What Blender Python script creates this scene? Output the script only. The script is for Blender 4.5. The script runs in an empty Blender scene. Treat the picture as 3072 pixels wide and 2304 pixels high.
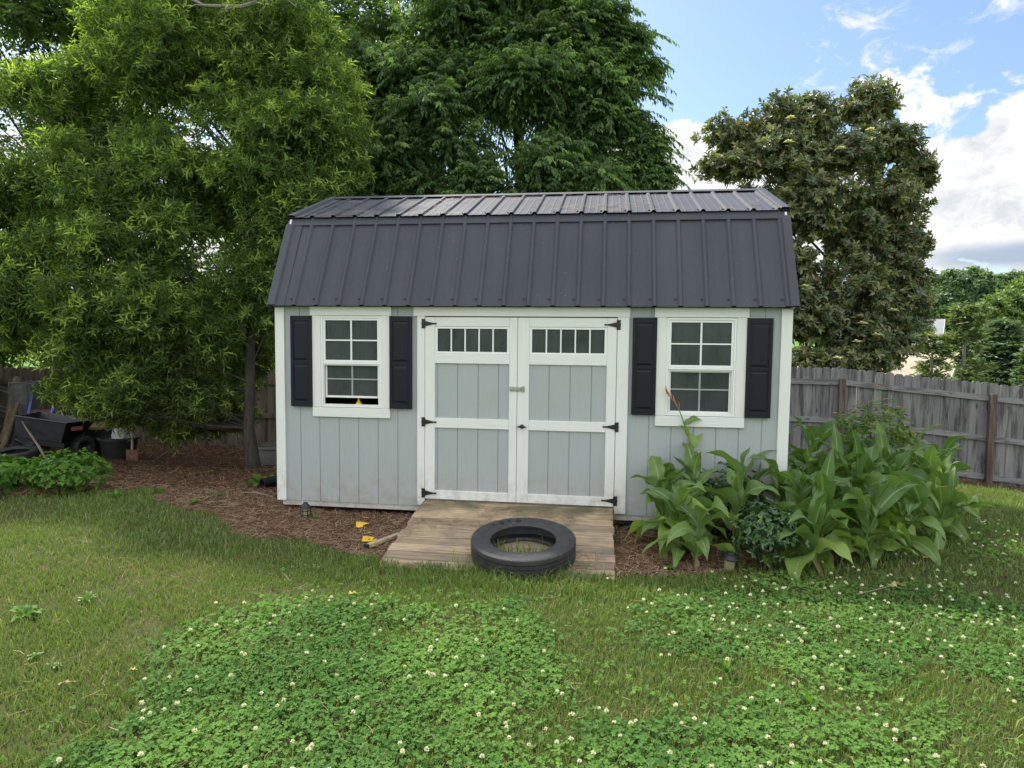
import bpy, math, random
import numpy as np
from mathutils import Matrix, Vector
R = math.radians
rng = np.random.default_rng(7)
random.seed(7)
SC = bpy.context.scene
COL = SC.collection
# ------------------------------------------------------------------ camera
CP = np.array([0.8059, -6.2172, 1.6396]); YA, PI_, RO, FPX = -0.139593, -0.067992, 0.01, 1999.84
_fw = np.array([math.sin(YA)*math.cos(PI_), math.cos(YA)*math.cos(PI_), math.sin(PI_)])
_rt0 = np.array([math.cos(YA), -math.sin(YA), 0.0]); _up0 = np.cross(_rt0, _fw)
_rt = math.cos(RO)*_rt0 + math.sin(RO)*_up0; _up = -math.sin(RO)*_rt0 + math.cos(RO)*_up0
cd = bpy.data.cameras.new('camera'); cam = bpy.data.objects.new('camera', cd); COL.objects.link(cam)
cd.sensor_width = 36; cd.lens = FPX/3072*36; cd.clip_start = 0.05; cd.clip_end = 5000
cam.matrix_world = Matrix(((_rt[0], _up[0], -_fw[0], CP[0]), (_rt[1], _up[1], -_fw[1], CP[1]), (_rt[2], _up[2], -_fw[2], CP[2]), (0, 0, 0, 1)))
SC.camera = cam
SC.view_settings.view_transform = 'Standard'; SC.view_settings.look = 'None'
SC.view_settings.exposure = 1.3; SC.view_settings.gamma = 1
SUN_EL, SUN_AZ = 50.0, -42.0          # azimuth measured from +Y (away from camera) towards +X
SUN_STR, SKY_STR = 3.0, 0.125
S_ = 2304/1659.0
def ray(u, v):                        # direction of a point of the photograph (2212-wide view)
    return _fw + _rt*((u*S_-1536)/FPX) - _up*((v*S_-1152)/FPX)
def P(u, v, d): return CP + ray(u, v)*d
# ------------------------------------------------------------------ ground height
def sstep(a, b, x):
    t = np.clip((x-a)/(b-a), 0, 1); return t*t*(3-2*t)
def gh(x, y):
    x = np.asarray(x, float); y = np.asarray(y, float)
    z = -0.128 - 0.016*np.clip(x, -3, 3)
    yy = np.maximum(0, y-0.3); yn = np.minimum(yy, 7.0)
    z = z - (0.06+0.02*np.clip(-x/4, 0, 1))*yn
    z = z - 0.08*np.clip(x-5, 0, 6)*sstep(0, 5, y)
    d = np.hypot(x-CP[0], y-CP[1])
    z = z - 2.6*sstep(15, 30, d) + 4.3*sstep(40, 66, d) + 4.5*sstep(75, 120, d)
    z = z + 0.012*np.sin(1.7*x+0.6)*np.cos(1.3*y+1.1) + 0.006*np.sin(4.1*x+2.0*y)
    return z
def G(u, v, dz=0.0):                  # where a sight line meets the ground
    d = ray(u, v); t = np.linspace(2.0, 60, 6000); p = CP[None]+t[:, None]*d[None]
    k = np.argmax(p[:, 2] < gh(p[:, 0], p[:, 1])+dz)
    if k == 0: k = 2000
    return p[k]
def onG(p, dz=0.0): return np.array([p[0], p[1], float(gh(p[0], p[1]))+dz])
# ------------------------------------------------------------------ world: sky with clouds
W = bpy.data.worlds.new('World'); SC.world = W; W.use_nodes = True
def az_el(u, v):
    d = ray(u, v); d = d/np.linalg.norm(d); return math.atan2(d[0], d[1]), math.asin(d[2])
def build_world():
    nt = W.node_tree; nt.nodes.clear(); N = nt.nodes.new; L = nt.links.new
    out = N('ShaderNodeOutputWorld'); bg = N('ShaderNodeBackground'); L(bg.outputs[0], out.inputs[0])
    sky = N('ShaderNodeTexSky'); sky.sky_type = 'NISHITA'; sky.sun_disc = False
    sky.sun_elevation = R(SUN_EL); sky.sun_rotation = R(SUN_AZ); sky.air_density = 1.0; sky.dust_density = 1.5; sky.ozone_density = 1.5
    def m(op, a, b=None, c=None):
        n = N('ShaderNodeMath'); n.operation = op
        for i, q in enumerate((a, b, c)):
            if q is None: continue
            if isinstance(q, (int, float)): n.inputs[i].default_value = q
            else: L(q, n.inputs[i])
        return n.outputs[0]
    tc = N('ShaderNodeTexCoord'); sp = N('ShaderNodeSeparateXYZ'); L(tc.outputs['Generated'], sp.inputs[0])
    az = m('ARCTAN2', sp.outputs[0], sp.outputs[1]); el = m('ARCSINE', sp.outputs[2])
    cb = N('ShaderNodeCombineXYZ'); L(az, cb.inputs[0]); L(m('MULTIPLY', el, 1.6), cb.inputs[1])
    def noise(scale, detail, rough, dist=0.0, off=0.0):
        n = N('ShaderNodeTexNoise'); n.inputs['Scale'].default_value = scale; n.inputs['Detail'].default_value = detail
        n.inputs['Roughness'].default_value = rough; n.inputs['Distortion'].default_value = dist
        mp = N('ShaderNodeMapping'); mp.inputs['Location'].default_value = (off, off*.7, 0); L(cb.outputs[0], mp.inputs[0]); L(mp.outputs[0], n.inputs['Vector'])
        return n.outputs[0]
    n1 = noise(9, 9, .62, .3, 0); n2 = noise(26, 8, .68, .9, 3.3); n3 = noise(5, 5, .5, 0, 9.1)
    def blob(u, v, ru, rv, sharp):
        a, e = az_el(u, v); ra = ru*S_/FPX; re = rv*S_/FPX
        dx = m('DIVIDE', m('SUBTRACT', az, a), ra); dy = m('DIVIDE', m('SUBTRACT', el, e), re)
        r2 = m('SQRT', m('ADD', m('MULTIPLY', dx, dx), m('MULTIPLY', dy, dy)))
        return m('MULTIPLY', m('SUBTRACT', 1.0, r2), sharp)
    big = None                        # cumulus masses
    for b in ((2200, 420, 235, 135, 2.8), (2330, 330, 180, 130, 2.6), (1450, 385, 190, 105, 3.4), (1640, 450, 260, 130, 2.2), (2020, 600, 90, 40, 3.2), (2280, 585, 75, 30, 3.2),
              (2060, 480, 130, 80, 2.4), (250, 560, 700, 300, .8), (-900, 400, 700, 300, 1.0), (3300, 300, 700, 300, 1.0)):
        q = blob(*b); big = q if big is None else m('MAXIMUM', big, q)
    ff = m('ADD', big, m('MULTIPLY', m('SUBTRACT', n1, .5), 3.4))
    mask = N('ShaderNodeMapRange'); mask.interpolation_type = 'SMOOTHSTEP'; L(ff, mask.inputs[0]); mask.inputs[1].default_value = -.02; mask.inputs[2].default_value = .28
    wis = None                        # thin wisps
    for b in ((1860, 50, 110, 55, 1.0), (1780, 175, 90, 40, .8), (1900, 120, 120, 50, .8), (2050, 100, 45, 35, .9), (2170, 15, 110, 30, 1.0), (2080, 250, 60, 25, .6)):
        q = blob(*b); wis = q if wis is None else m('MAXIMUM', wis, q)
    wf = m('ADD', wis, m('MULTIPLY', m('SUBTRACT', n2, .56), 4.6))
    wm = N('ShaderNodeMapRange'); wm.interpolation_type = 'SMOOTHSTEP'; L(wf, wm.inputs[0]); wm.inputs[1].default_value = .05; wm.inputs[2].default_value = 1.3; wm.inputs[4].default_value = .8
    # unseen broken cloud added behind the camera, brightened to light the facade neutrally
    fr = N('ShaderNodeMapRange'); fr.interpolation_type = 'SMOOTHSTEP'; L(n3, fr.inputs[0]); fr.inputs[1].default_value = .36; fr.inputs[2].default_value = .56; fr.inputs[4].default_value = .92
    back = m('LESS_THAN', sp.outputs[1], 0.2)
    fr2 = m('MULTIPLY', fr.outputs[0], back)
    mk = m('MAXIMUM', m('MAXIMUM', mask.outputs[0], wm.outputs[0]), fr2)
    cr = N('ShaderNodeValToRGB'); L(m('ADD', m('ADD', .5, m('MULTIPLY', m('SUBTRACT', n1, .5), 2.4)), m('MULTIPLY', m('SUBTRACT', n2, .5), 1.2)), cr.inputs[0])
    cr.color_ramp.elements[0].position = .1; cr.color_ramp.elements[0].color = (2.5, 2.6, 2.8, 1)
    cr.color_ramp.elements[1].position = 1.0; cr.color_ramp.elements[1].color = (4.0, 3.95, 3.9, 1)
    e3 = cr.color_ramp.elements.new(.45); e3.color = (3.3, 3.3, 3.3, 1)
    # shadowed flat base of the big bank
    base = m('MULTIPLY', blob(2220, 548, 230, 34, 1.0), 1.0)
    bm_ = N('ShaderNodeMapRange'); L(base, bm_.inputs[0]); bm_.interpolation_type = 'SMOOTHSTEP'; bm_.inputs[1].default_value = 0; bm_.inputs[2].default_value = .75; bm_.inputs[4].default_value = .9
    mxb = N('ShaderNodeMix'); mxb.data_type = 'RGBA'; L(bm_.outputs[0], mxb.inputs[0]); L(cr.outputs[0], mxb.inputs[6]); mxb.inputs[7].default_value = (1.4, 1.75, 2.25, 1)
    tint = N('ShaderNodeMix'); tint.data_type = 'RGBA'; tint.blend_type = 'MULTIPLY'; tint.inputs[0].default_value = 1; L(sky.outputs[0], tint.inputs[6]); tint.inputs[7].default_value = (.62, .67, .72, 1)
    mx = N('ShaderNodeMix'); mx.data_type = 'RGBA'; L(mk, mx.inputs[0]); L(tint.outputs[2], mx.inputs[6]); L(mxb.outputs[2], mx.inputs[7])
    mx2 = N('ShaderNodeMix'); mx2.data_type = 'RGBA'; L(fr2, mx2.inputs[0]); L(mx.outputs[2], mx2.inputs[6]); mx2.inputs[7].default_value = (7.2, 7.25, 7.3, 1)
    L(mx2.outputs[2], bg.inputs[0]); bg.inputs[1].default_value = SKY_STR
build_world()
sl = bpy.data.lights.new('sun', 'SUN'); sun = bpy.data.objects.new('sun', sl); COL.objects.link(sun)
sl.energy = SUN_STR; sl.angle = R(2.0); sl.color = (1, .95, .86)
sv = Vector((math.sin(R(SUN_AZ))*math.cos(R(SUN_EL)), math.cos(R(SUN_AZ))*math.cos(R(SUN_EL)), math.sin(R(SUN_EL))))
sun.rotation_euler = sv.to_track_quat('Z', 'Y').to_euler(); sun.location = (-20, 20, 30)
# ------------------------------------------------------------------ materials
MATS = {}
class NT:
    def __init__(s, name):
        s.m = bpy.data.materials.new(name); s.m.use_nodes = True; s.t = s.m.node_tree; s.t.nodes.clear()
        s.out = s.n('ShaderNodeOutputMaterial'); MATS[name] = s.m
    def n(s, k, **kw):
        o = s.t.nodes.new(k)
        for a, b in kw.items(): setattr(o, a, b)
        return o
    def l(s, a, b): s.t.links.new(a, b)
    def noise(s, scale=(1, 1, 1), sc=5, det=4, rough=.5, dist=0, coord='Object', vec=None):
        n = s.n('ShaderNodeTexNoise'); n.inputs['Scale'].default_value = sc; n.inputs['Detail'].default_value = det
        n.inputs['Roughness'].default_value = rough; n.inputs['Distortion'].default_value = dist
        mp = s.n('ShaderNodeMapping'); mp.inputs['Scale'].default_value = scale
        if vec is None:
            if not hasattr(s, 'tc'): s.tc = s.n('ShaderNodeTexCoord')
            vec = s.tc.outputs[coord]
        s.l(vec, mp.inputs[0]); s.l(mp.outputs[0], n.inputs['Vector']); return n.outputs[0]
    def ramp(s, fac, stops):
        r = s.n('ShaderNodeValToRGB'); e = r.color_ramp.elements
        for i, (p, c) in enumerate(stops):
            q = e[i] if i < 2 else e.new(p)
            q.position = p; q.color = (*c, 1) if len(c) == 3 else c
        s.l(fac, r.inputs[0]); return r.outputs[0]
    def mix(s, f, a, b, mode='MIX'):
        x = s.n('ShaderNodeMix', data_type='RGBA', blend_type=mode)
        for i, q in ((0, f), (6, a), (7, b)):
            if isinstance(q, (int, float)): x.inputs[i].default_value = q
            elif isinstance(q, tuple): x.inputs[i].default_value = (*q, 1) if len(q) == 3 else q
            else: s.l(q, x.inputs[i])
        return x.outputs[2]
    def mth(s, op, a, b=0.0):
        n = s.n('ShaderNodeMath', operation=op)
        for i, q in enumerate((a, b)):
            if isinstance(q, (int, float)): n.inputs[i].default_value = q
            else: s.l(q, n.inputs[i])
        return n.outputs[0]
    def bump(s, h, strength=.3, dist=.01):
        b = s.n('ShaderNodeBump'); b.inputs['Strength'].default_value = strength; b.inputs['Distance'].default_value = dist; s.l(h, b.inputs['Height']); return b.outputs[0]
    def bsdf(s, col, rough=.6, metal=0, spec=.5, normal=None):
        p = s.n('ShaderNodeBsdfPrincipled')
        if isinstance(col, tuple): p.inputs['Base Color'].default_value = (*col, 1)
        else: s.l(col, p.inputs['Base Color'])
        if isinstance(rough, (int, float)): p.inputs['Roughness'].default_value = rough
        else: s.l(rough, p.inputs['Roughness'])
        p.inputs['Metallic'].default_value = metal; p.inputs['Specular IOR Level'].default_value = spec
        if normal is not None: s.l(normal, p.inputs['Normal'])
        s.p = p; s.l(p.outputs[0], s.out.inputs[0]); return p
    def rand(s):
        g = s.n('ShaderNodeNewGeometry'); return g.outputs['Random Per Island']
def simple(name, col, rough=.6, metal=0, spec=.5, var=.12, sc=6, bump=.15):
    t = NT(name); n = t.noise(sc=sc, det=6, rough=.65)
    c = t.ramp(n, [(.25, tuple(max(0, x*(1-var)) for x in col)), (.75, tuple(min(1, x*(1+var)) for x in col))])
    t.bsdf(c, rough, metal, spec, t.bump(t.noise(sc=sc*12, det=3), bump, .004)); return t.m
def painted_wood(name, col, along='z', bstr=.55):
    t = NT(name); sc = {'z': (38, 38, 3.2), 'x': (3.2, 38, 38)}[along]
    g = t.noise(scale=sc, sc=1, det=6, rough=.6, dist=1.2); g2 = t.noise(sc=2.1, det=5, rough=.6); g3 = t.noise(scale=sc, sc=3.5, det=3)
    c = t.ramp(g, [(.25, tuple(x*.95 for x in col)), (.6, col)])
    c = t.mix(t.ramp(g2, [(.5, (0, 0, 0)), (.8, (.32,)*3)]), c, tuple(x*y for x, y in zip(col, (.86, .82, .72))))
    # rain splash grime low down on the boards
    gt = t.n('ShaderNodeTexCoord'); sp = t.n('ShaderNodeSeparateXYZ'); t.l(gt.outputs['Object'], sp.inputs[0])
    low = t.n('ShaderNodeMapRange'); t.l(sp.outputs[2], low.inputs[0]); low.inputs[1].default_value = .42; low.inputs[2].default_value = 0.0
    gg = t.mth('MULTIPLY', low.outputs[0], t.ramp(t.noise(sc=9, det=6, rough=.7), [(.44, (0, 0, 0)), (.7, (.75,)*3)]))
    c = t.mix(gg, c, (.30, .24, .17))
    h = t.mth('ADD', g, t.mth('MULTIPLY', g3, .5))
    t.bsdf(c, .55, 0, .35, t.bump(h, bstr, .004)); return t.m
painted_wood('white_paint', (.72, .735, .705), bstr=.8); painted_wood('white_paint_x', (.72, .735, .705), 'x', .8)
painted_wood('grey_paint', (.375, .405, .408), bstr=1.0)
painted_wood('skirt_paint', (.50, .50, .46), 'x')
def roofmat():
    t = NT('roof_metal'); n = t.noise(scale=(1, .3, .3), sc=2.3, det=7, rough=.65); n2 = t.noise(sc=16, det=4, rough=.7)
    c = t.ramp(n, [(.25, (.042, .046, .060)), (.75, (.066, .071, .087))]); c = t.mix(t.ramp(n2, [(.5, (0,)*3), (.85, (.28,)*3)]), c, (.10, .095, .095))
    n4 = t.noise(sc=55, det=2, rough=.5); c = t.mix(t.ramp(n4, [(.735, (0,)*3), (.76, (.5,)*3)]), c, (.4, .39, .37))
    r = t.ramp(n2, [(.3, (.62,)*3), (.8, (.8,)*3)]); t.bsdf(c, r, 0.0, .3, t.bump(n, .12, .02))
roofmat()
simple('shutter_black', (.008, .010, .018), .45, spec=.25, bump=.06); simple('iron_black', (.012, .012, .014), .4, bump=.3)
simple('vinyl_white', (.78, .79, .77), .35, bump=.02, var=.03); simple('screen_grey', (.30, .32, .33), .5, bump=.05)
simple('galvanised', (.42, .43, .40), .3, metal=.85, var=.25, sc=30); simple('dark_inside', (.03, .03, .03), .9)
simple('yellow_plastic', (.62, .40, .03), .4); simple('concrete', (.30, .29, .27), .9, bump=.5)
def glass():
    t = NT('window_glass'); n = t.noise(scale=(1, 1, .6), sc=3.4, det=6, rough=.6, dist=.6); n2 = t.noise(scale=(60, 1, 1), sc=1, det=3)
    c = t.ramp(n, [(.3, (.035, .041, .046)), (.72, (.085, .096, .104))]); c = t.mix(t.ramp(n2, [(.45, (0,)*3), (.7, (.25,)*3)]), c, (.10, .11, .115))
    p = t.bsdf(c, .13, 0, .3, t.bump(n, .04, .02)); tr = t.n('ShaderNodeBsdfTransparent'); tr.inputs[0].default_value = (.6, .63, .64, 1)
    mx = t.n('ShaderNodeMixShader'); mx.inputs[0].default_value = .2; t.l(p.outputs[0], mx.inputs[1]); t.l(tr.outputs[0], mx.inputs[2]); t.l(mx.outputs[0], t.out.inputs[0])
glass()
def leafmat(name, stops, transl=.35, rough=.45, spec=.4, tcol=None, sheen=None):
    t = NT(name); c = t.ramp(t.rand(), stops)
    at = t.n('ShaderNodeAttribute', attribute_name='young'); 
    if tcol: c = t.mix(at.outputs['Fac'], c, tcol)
    p = t.bsdf(c, rough, 0, spec); tr = t.n('ShaderNodeBsdfTranslucent')
    c2 = t.mix(1.0, c, (1.35, 1.45, .55), 'MULTIPLY'); t.l(c2, tr.inputs[0])
    mx = t.n('ShaderNodeMixShader'); mx.inputs[0].default_value = transl; t.l(p.outputs[0], mx.inputs[1]); t.l(tr.outputs[0], mx.inputs[2]); t.l(mx.outputs[0], t.out.inputs[0])
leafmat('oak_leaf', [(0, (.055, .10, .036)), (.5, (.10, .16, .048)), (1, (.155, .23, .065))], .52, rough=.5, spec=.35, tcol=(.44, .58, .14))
leafmat('elm_leaf', [(0, (.07, .12, .056)), (.5, (.11, .18, .08)), (1, (.165, .25, .105))], .58, rough=.5, spec=.35, tcol=(.30, .46, .16))  # tones lightened so the leaf colour itself carries a hazy veil
leafmat('back_leaf', [(0, (.055, .10, .04)), (.6, (.095, .16, .06)), (1, (.14, .21, .07))], .56, tcol=(.2, .29, .08))
leafmat('magnolia_leaf', [(0, (.06, .095, .052)), (.6, (.10, .138, .068)), (.84, (.17, .19, .088)), (.94, (.25, .17, .09)), (1, (.29, .20, .11))], .3, rough=.35, spec=.5, tcol=(.24, .27, .10))
leafmat('far_leaf', [(0, (.07, .13, .07)), (.5, (.10, .17, .085)), (1, (.14, .22, .10))], .4, tcol=(.16, .24, .08))
leafmat('far_bright_leaf', [(0, (.06, .115, .03)), (1, (.13, .21, .05))], .35, tcol=(.2, .28, .07))
leafmat('conifer_leaf', [(0, (.10, .145, .08)), (.8, (.15, .20, .10)), (.93, (.18, .17, .085)), (1, (.26, .19, .10))], .4, tcol=(.15, .2, .06))  # paled and greyed, distance haze put into the leaf colour
leafmat('conifer_dark', [(0, (.085, .13, .09)), (1, (.13, .19, .12))], .4, tcol=(.12, .18, .08))  # greyed needles, haze put into their colour here too
leafmat('grass_blade', [(0, (.095, .15, .04)), (.55, (.14, .205, .052)), (.88, (.18, .26, .07)), (.95, (.28, .26, .12)), (1, (.38, .32, .17))], .3, rough=.5, spec=.3, tcol=(.16, .24, .045))
leafmat('clover_leaf', [(0, (.042, .11, .026)), (.5, (.062, .148, .036)), (1, (.10, .20, .048))], .28, rough=.8, spec=.06, tcol=(.14, .26, .055))
leafmat('weed_leaf', [(0, (.08, .17, .03)), (1, (.16, .28, .05))], .35)
leafmat('box_leaf', [(0, (.025, .065, .02)), (.6, (.045, .11, .03)), (1, (.08, .16, .04))], .15, rough=.28, spec=.6, tcol=(.12, .21, .04))
leafmat('pale_shrub_leaf', [(0, (.09, .18, .035)), (.8, (.15, .25, .05)), (.92, (.30, .22, .06)), (1, (.36, .16, .07))], .4)
leafmat('lush_leaf', [(0, (.06, .15, .025)), (1, (.13, .26, .035))], .35, rough=.6, spec=.15)
leafmat('straw', [(0, (.12, .068, .042)), (.4, (.24, .145, .085)), (.8, (.38, .26, .16)), (1, (.48, .39, .29))], .05, rough=.7, spec=.2)
leafmat('litter', [(0, (.05, .028, .018)), (.6, (.11, .06, .035)), (1, (.26, .17, .09))], .05, rough=.8, spec=.2)
leafmat('dry_leaf', [(0, (.22, .16, .09)), (1, (.40, .32, .20))], .25, rough=.8, spec=.1)
leafmat('yellow_leaf', [(0, (.42, .42, .14)), (1, (.58, .50, .18))], .25)
leafmat('petal_white', [(0, (.62, .60, .48)), (.7, (.80, .80, .70)), (.9, (.78, .66, .52)), (1, (.5, .36, .25))], .25, rough=.6, spec=.2)
leafmat('canna_red', [(0, (.42, .07, .06)), (1, (.62, .22, .16))], .2)
def cannamat():
    t = NT('canna_leaf'); uv = t.n('ShaderNodeUVMap'); sp = t.n('ShaderNodeSeparateXYZ'); t.l(uv.outputs[0], sp.inputs[0])
    c = t.ramp(t.rand(), [(0, (.10, .18, .05)), (.35, (.18, .28, .075)), (.7, (.28, .41, .09)), (1, (.46, .58, .09))])
    mid = t.mth('ABSOLUTE', t.mth('SUBTRACT', sp.outputs[0], .5))
    rib = t.ramp(mid, [(.02, (1, 1, 1)), (.06, (0, 0, 0))]); c = t.mix(t.mth('MULTIPLY', rib, .8), c, (.34, .45, .20))
    wv = t.n('ShaderNodeTexWave'); wv.inputs['Scale'].default_value = 1; wv.bands_direction = 'Y'
    cb = t.n('ShaderNodeCombineXYZ'); t.l(t.mth('SUBTRACT', sp.outputs[1], t.mth('MULTIPLY', mid, .55)), cb.inputs[1])
    mp = t.n('ShaderNodeMapping'); mp.inputs['Scale'].default_value = (1, 8, 1); t.l(cb.outputs[0], mp.inputs[0]); t.l(mp.outputs[0], wv.inputs[0])
    c = t.mix(t.mth('MULTIPLY', wv.outputs['Fac'], .32), c, (.04, .10, .03))
    blo = t.noise(sc=14, det=4, rough=.7); c = t.mix(t.ramp(blo, [(.66, (0,)*3), (.72, (.8,)*3)]), c, (.36, .28, .12))
    p = t.bsdf(c, .4, 0, .4, t.bump(wv.outputs['Fac'], .35, .004)); tr = t.n('ShaderNodeBsdfTranslucent'); c2 = t.mix(1.0, c, (1.3, 1.45, .5), 'MULTIPLY'); t.l(c2, tr.inputs[0])
    mx = t.n('ShaderNodeMixShader'); mx.inputs[0].default_value = .3; t.l(p.outputs[0], mx.inputs[1]); t.l(tr.outputs[0], mx.inputs[2]); t.l(mx.outputs[0], t.out.inputs[0])
cannamat()
simple('canna_stem', (.12, .21, .06), .45, var=.3, sc=8)
def bark(name, a, b, sc=1):
    t = NT(name); n = t.noise(scale=(14*sc, 14*sc, 2.5*sc), sc=1, det=8, rough=.7, dist=.8)
    c = t.ramp(n, [(.3, a), (.7, b)]); t.bsdf(c, .9, 0, .2, t.bump(n, .9, .03))
bark('oak_bark', (.03, .026, .022), (.10, .088, .075)); bark('pale_bark', (.14, .125, .11), (.34, .32, .29)); bark('log_bark', (.05, .04, .025), (.20, .15, .09))
def fencewood(name, cols, vert=True, warm=0):
    t = NT(name); sc = (55, 55, 2.4) if vert else (2.4, 55, 55)
    g = t.n('ShaderNodeTexCoord'); rv = t.rand(); cb = t.n('ShaderNodeCombineXYZ')
    for i in range(3): t.l(t.mth('MULTIPLY', rv, 37.0+i*11), cb.inputs[i])
    va = t.n('ShaderNodeVectorMath', operation='ADD'); t.l(g.outputs['Object'], va.inputs[0]); t.l(cb.outputs[0], va.inputs[1])
    n = t.noise(scale=sc, sc=1, det=7, rough=.65, dist=.9, vec=va.outputs[0]); n2 = t.noise(scale=(9, 9, 1.0) if vert else (1, 9, 9), sc=1.3, det=4, rough=.6, vec=va.outputs[0])
    c = t.ramp(n, [(.25, cols[0]), (.55, cols[1]), (.85, cols[2])])
    c = t.mix(t.ramp(n2, [(.48, (0,)*3), (.62, (.75,)*3)]), c, cols[3]); br = t.ramp(rv, [(0, (.72, .72, .74)), (1, (1.15, 1.12, 1.1))]); c = t.mix(1.0, c, br, 'MULTIPLY')
    vo = t.n('ShaderNodeTexVoronoi'); vo.inputs['Scale'].default_value = 1; mp = t.n('ShaderNodeMapping'); mp.inputs['Scale'].default_value = (7, 7, 2.6) if vert else (2.6, 7, 7)
    t.l(va.outputs[0], mp.inputs[0]); t.l(mp.outputs[0], vo.inputs[0]); c = t.mix(t.ramp(vo.outputs['Distance'], [(.07, (.85,)*3), (.16, (0,)*3)]), c, cols[3])
    t.bsdf(c, .85, 0, .2, t.bump(n, .5, .004))
fencewood('fence_wood', [(.12, .12, .12), (.22, .222, .225), (.34, .34, .34), (.05, .047, .046)])
fencewood('fence_rail', [(.15, .15, .15), (.26, .262, .265), (.36, .36, .355), (.09, .087, .085)], False)
fencewood('fence_post', [(.09, .075, .06), (.17, .14, .115), (.24, .21, .18), (.07, .045, .03)])
fencewood('fence_brown', [(.10, .085, .065), (.19, .155, .12), (.28, .24, .19), (.05, .042, .035)])
def deckmat():
    t = NT('deck_wood'); g = t.n('ShaderNodeTexCoord'); rv = t.rand(); cb = t.n('ShaderNodeCombineXYZ')
    for i in range(3): t.l(t.mth('MULTIPLY', rv, 31.0+i*17), cb.inputs[i])
    va = t.n('ShaderNodeVectorMath', operation='ADD'); t.l(g.outputs['Object'], va.inputs[0]); t.l(cb.outputs[0], va.inputs[1])
    n = t.noise(scale=(2.0, 60, 60), sc=1, det=8, rough=.72, dist=.7, vec=va.outputs[0]); n2 = t.noise(sc=2.6, det=6, rough=.65)
    c = t.ramp(n, [(.3, (.07, .052, .036)), (.42, (.32, .245, .16)), (.7, (.62, .50, .34))])
    c = t.mix(t.ramp(n2, [(.5, (0,)*3), (.66, (.75,)*3)]), c, (.20, .185, .165))
    # green algae on the boards nearest the sill
    sp = t.n('ShaderNodeSeparateXYZ'); t.l(g.outputs['Object'], sp.inputs[0]); mr = t.n('ShaderNodeMapRange'); t.l(sp.outputs[1], mr.inputs[0]); mr.inputs[1].default_value = -.42; mr.inputs[2].default_value = -.1
    c = t.mix(t.mth('MULTIPLY', mr.outputs[0], t.ramp(t.noise(sc=5, det=5), [(.35, (0.1,)*3), (.6, (.85,)*3)])), c, (.10, .105, .06))
    br = t.ramp(rv, [(0, (.62, .63, .66)), (1, (1.15, 1.1, 1.05))]); c = t.mix(1.0, c, br, 'MULTIPLY')
    t.bsdf(c, .85, 0, .2, t.bump(n, .8, .006))
deckmat()
def rubber():
    t = NT('rubber'); n = t.noise(sc=14, det=5, rough=.6); c = t.ramp(n, [(.3, (.022, .022, .024)), (.75, (.05, .049, .05))]); c = t.mix(t.ramp(t.noise(sc=60, det=2), [(.72, (0,)*3), (.75, (.45,)*3)]), c, (.4, .38, .35))
    t.bsdf(c, .55, 0, .4, t.bump(n, .15, .006))
rubber()
simple('rubber_text', (.012, .012, .012), .6)
simple('black_plastic', (.014, .014, .016), .4); simple('tub_black', (.01, .01, .011), .6); simple('lamp_lens', (.30, .27, .16), .35, var=.25, sc=20)
simple('cart_steel', (.065, .068, .078), .45, metal=.3, var=.3); simple('cart_black', (.008, .008, .009), .5); simple('label_red', (.45, .04, .035), .5); simple('label_ink', (.75, .6, .55), .5)
simple('blue_paint', (.05, .09, .36), .45, var=.3); simple('rust', (.16, .075, .05), .8, var=.5, sc=12); simple('bucket_white', (.45, .45, .43), .45); simple('wire_grey', (.13, .135, .13), .6, metal=.3, var=.3)
simple('chrome', (.6, .6, .6), .15, metal=1); simple('dull_ochre', (.22, .13, .03), .7, var=.4); simple('teal_cloth', (.05, .2, .17), .8); simple('silver_bar', (.36, .38, .40), .35, metal=.4); simple('tag_yellow', (.70, .42, .02), .5, var=.1, bump=.05); simple('ink_black', (.02, .02, .02), .6)
simple('old_board', (.33, .27, .19), .85, var=.4, sc=9, bump=.6); simple('orange_scrap', (.55, .16, .07), .7); simple('stick', (.20, .16, .12), .8, var=.4); simple('hose_grey', (.12, .125, .12), .6)
def sidingmat(name, col, lines=.18):
    t = NT(name); g = t.n('ShaderNodeTexCoord'); sp = t.n('ShaderNodeSeparateXYZ'); t.l(g.outputs['Object'], sp.inputs[0])
    fr = t.mth('FRACT', t.mth('DIVIDE', sp.outputs[2], lines)); k = t.ramp(fr, [(.0, (.55,)*3), (.16, (1,)*3)]); c = t.mix(1.0, col, k, 'MULTIPLY'); t.bsdf(c, .7)
sidingmat('cream_siding', (.48, .45, .33)); sidingmat('grey_siding', (.45, .50, .52))
simple('tan_shingle', (.36, .30, .23), .9, var=.15, sc=3, bump=.5); simple('grey_shingle', (.24, .25, .27), .9, var=.15, sc=3, bump=.5)
simple('asphalt', (.22, .22, .22), .9)
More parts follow.
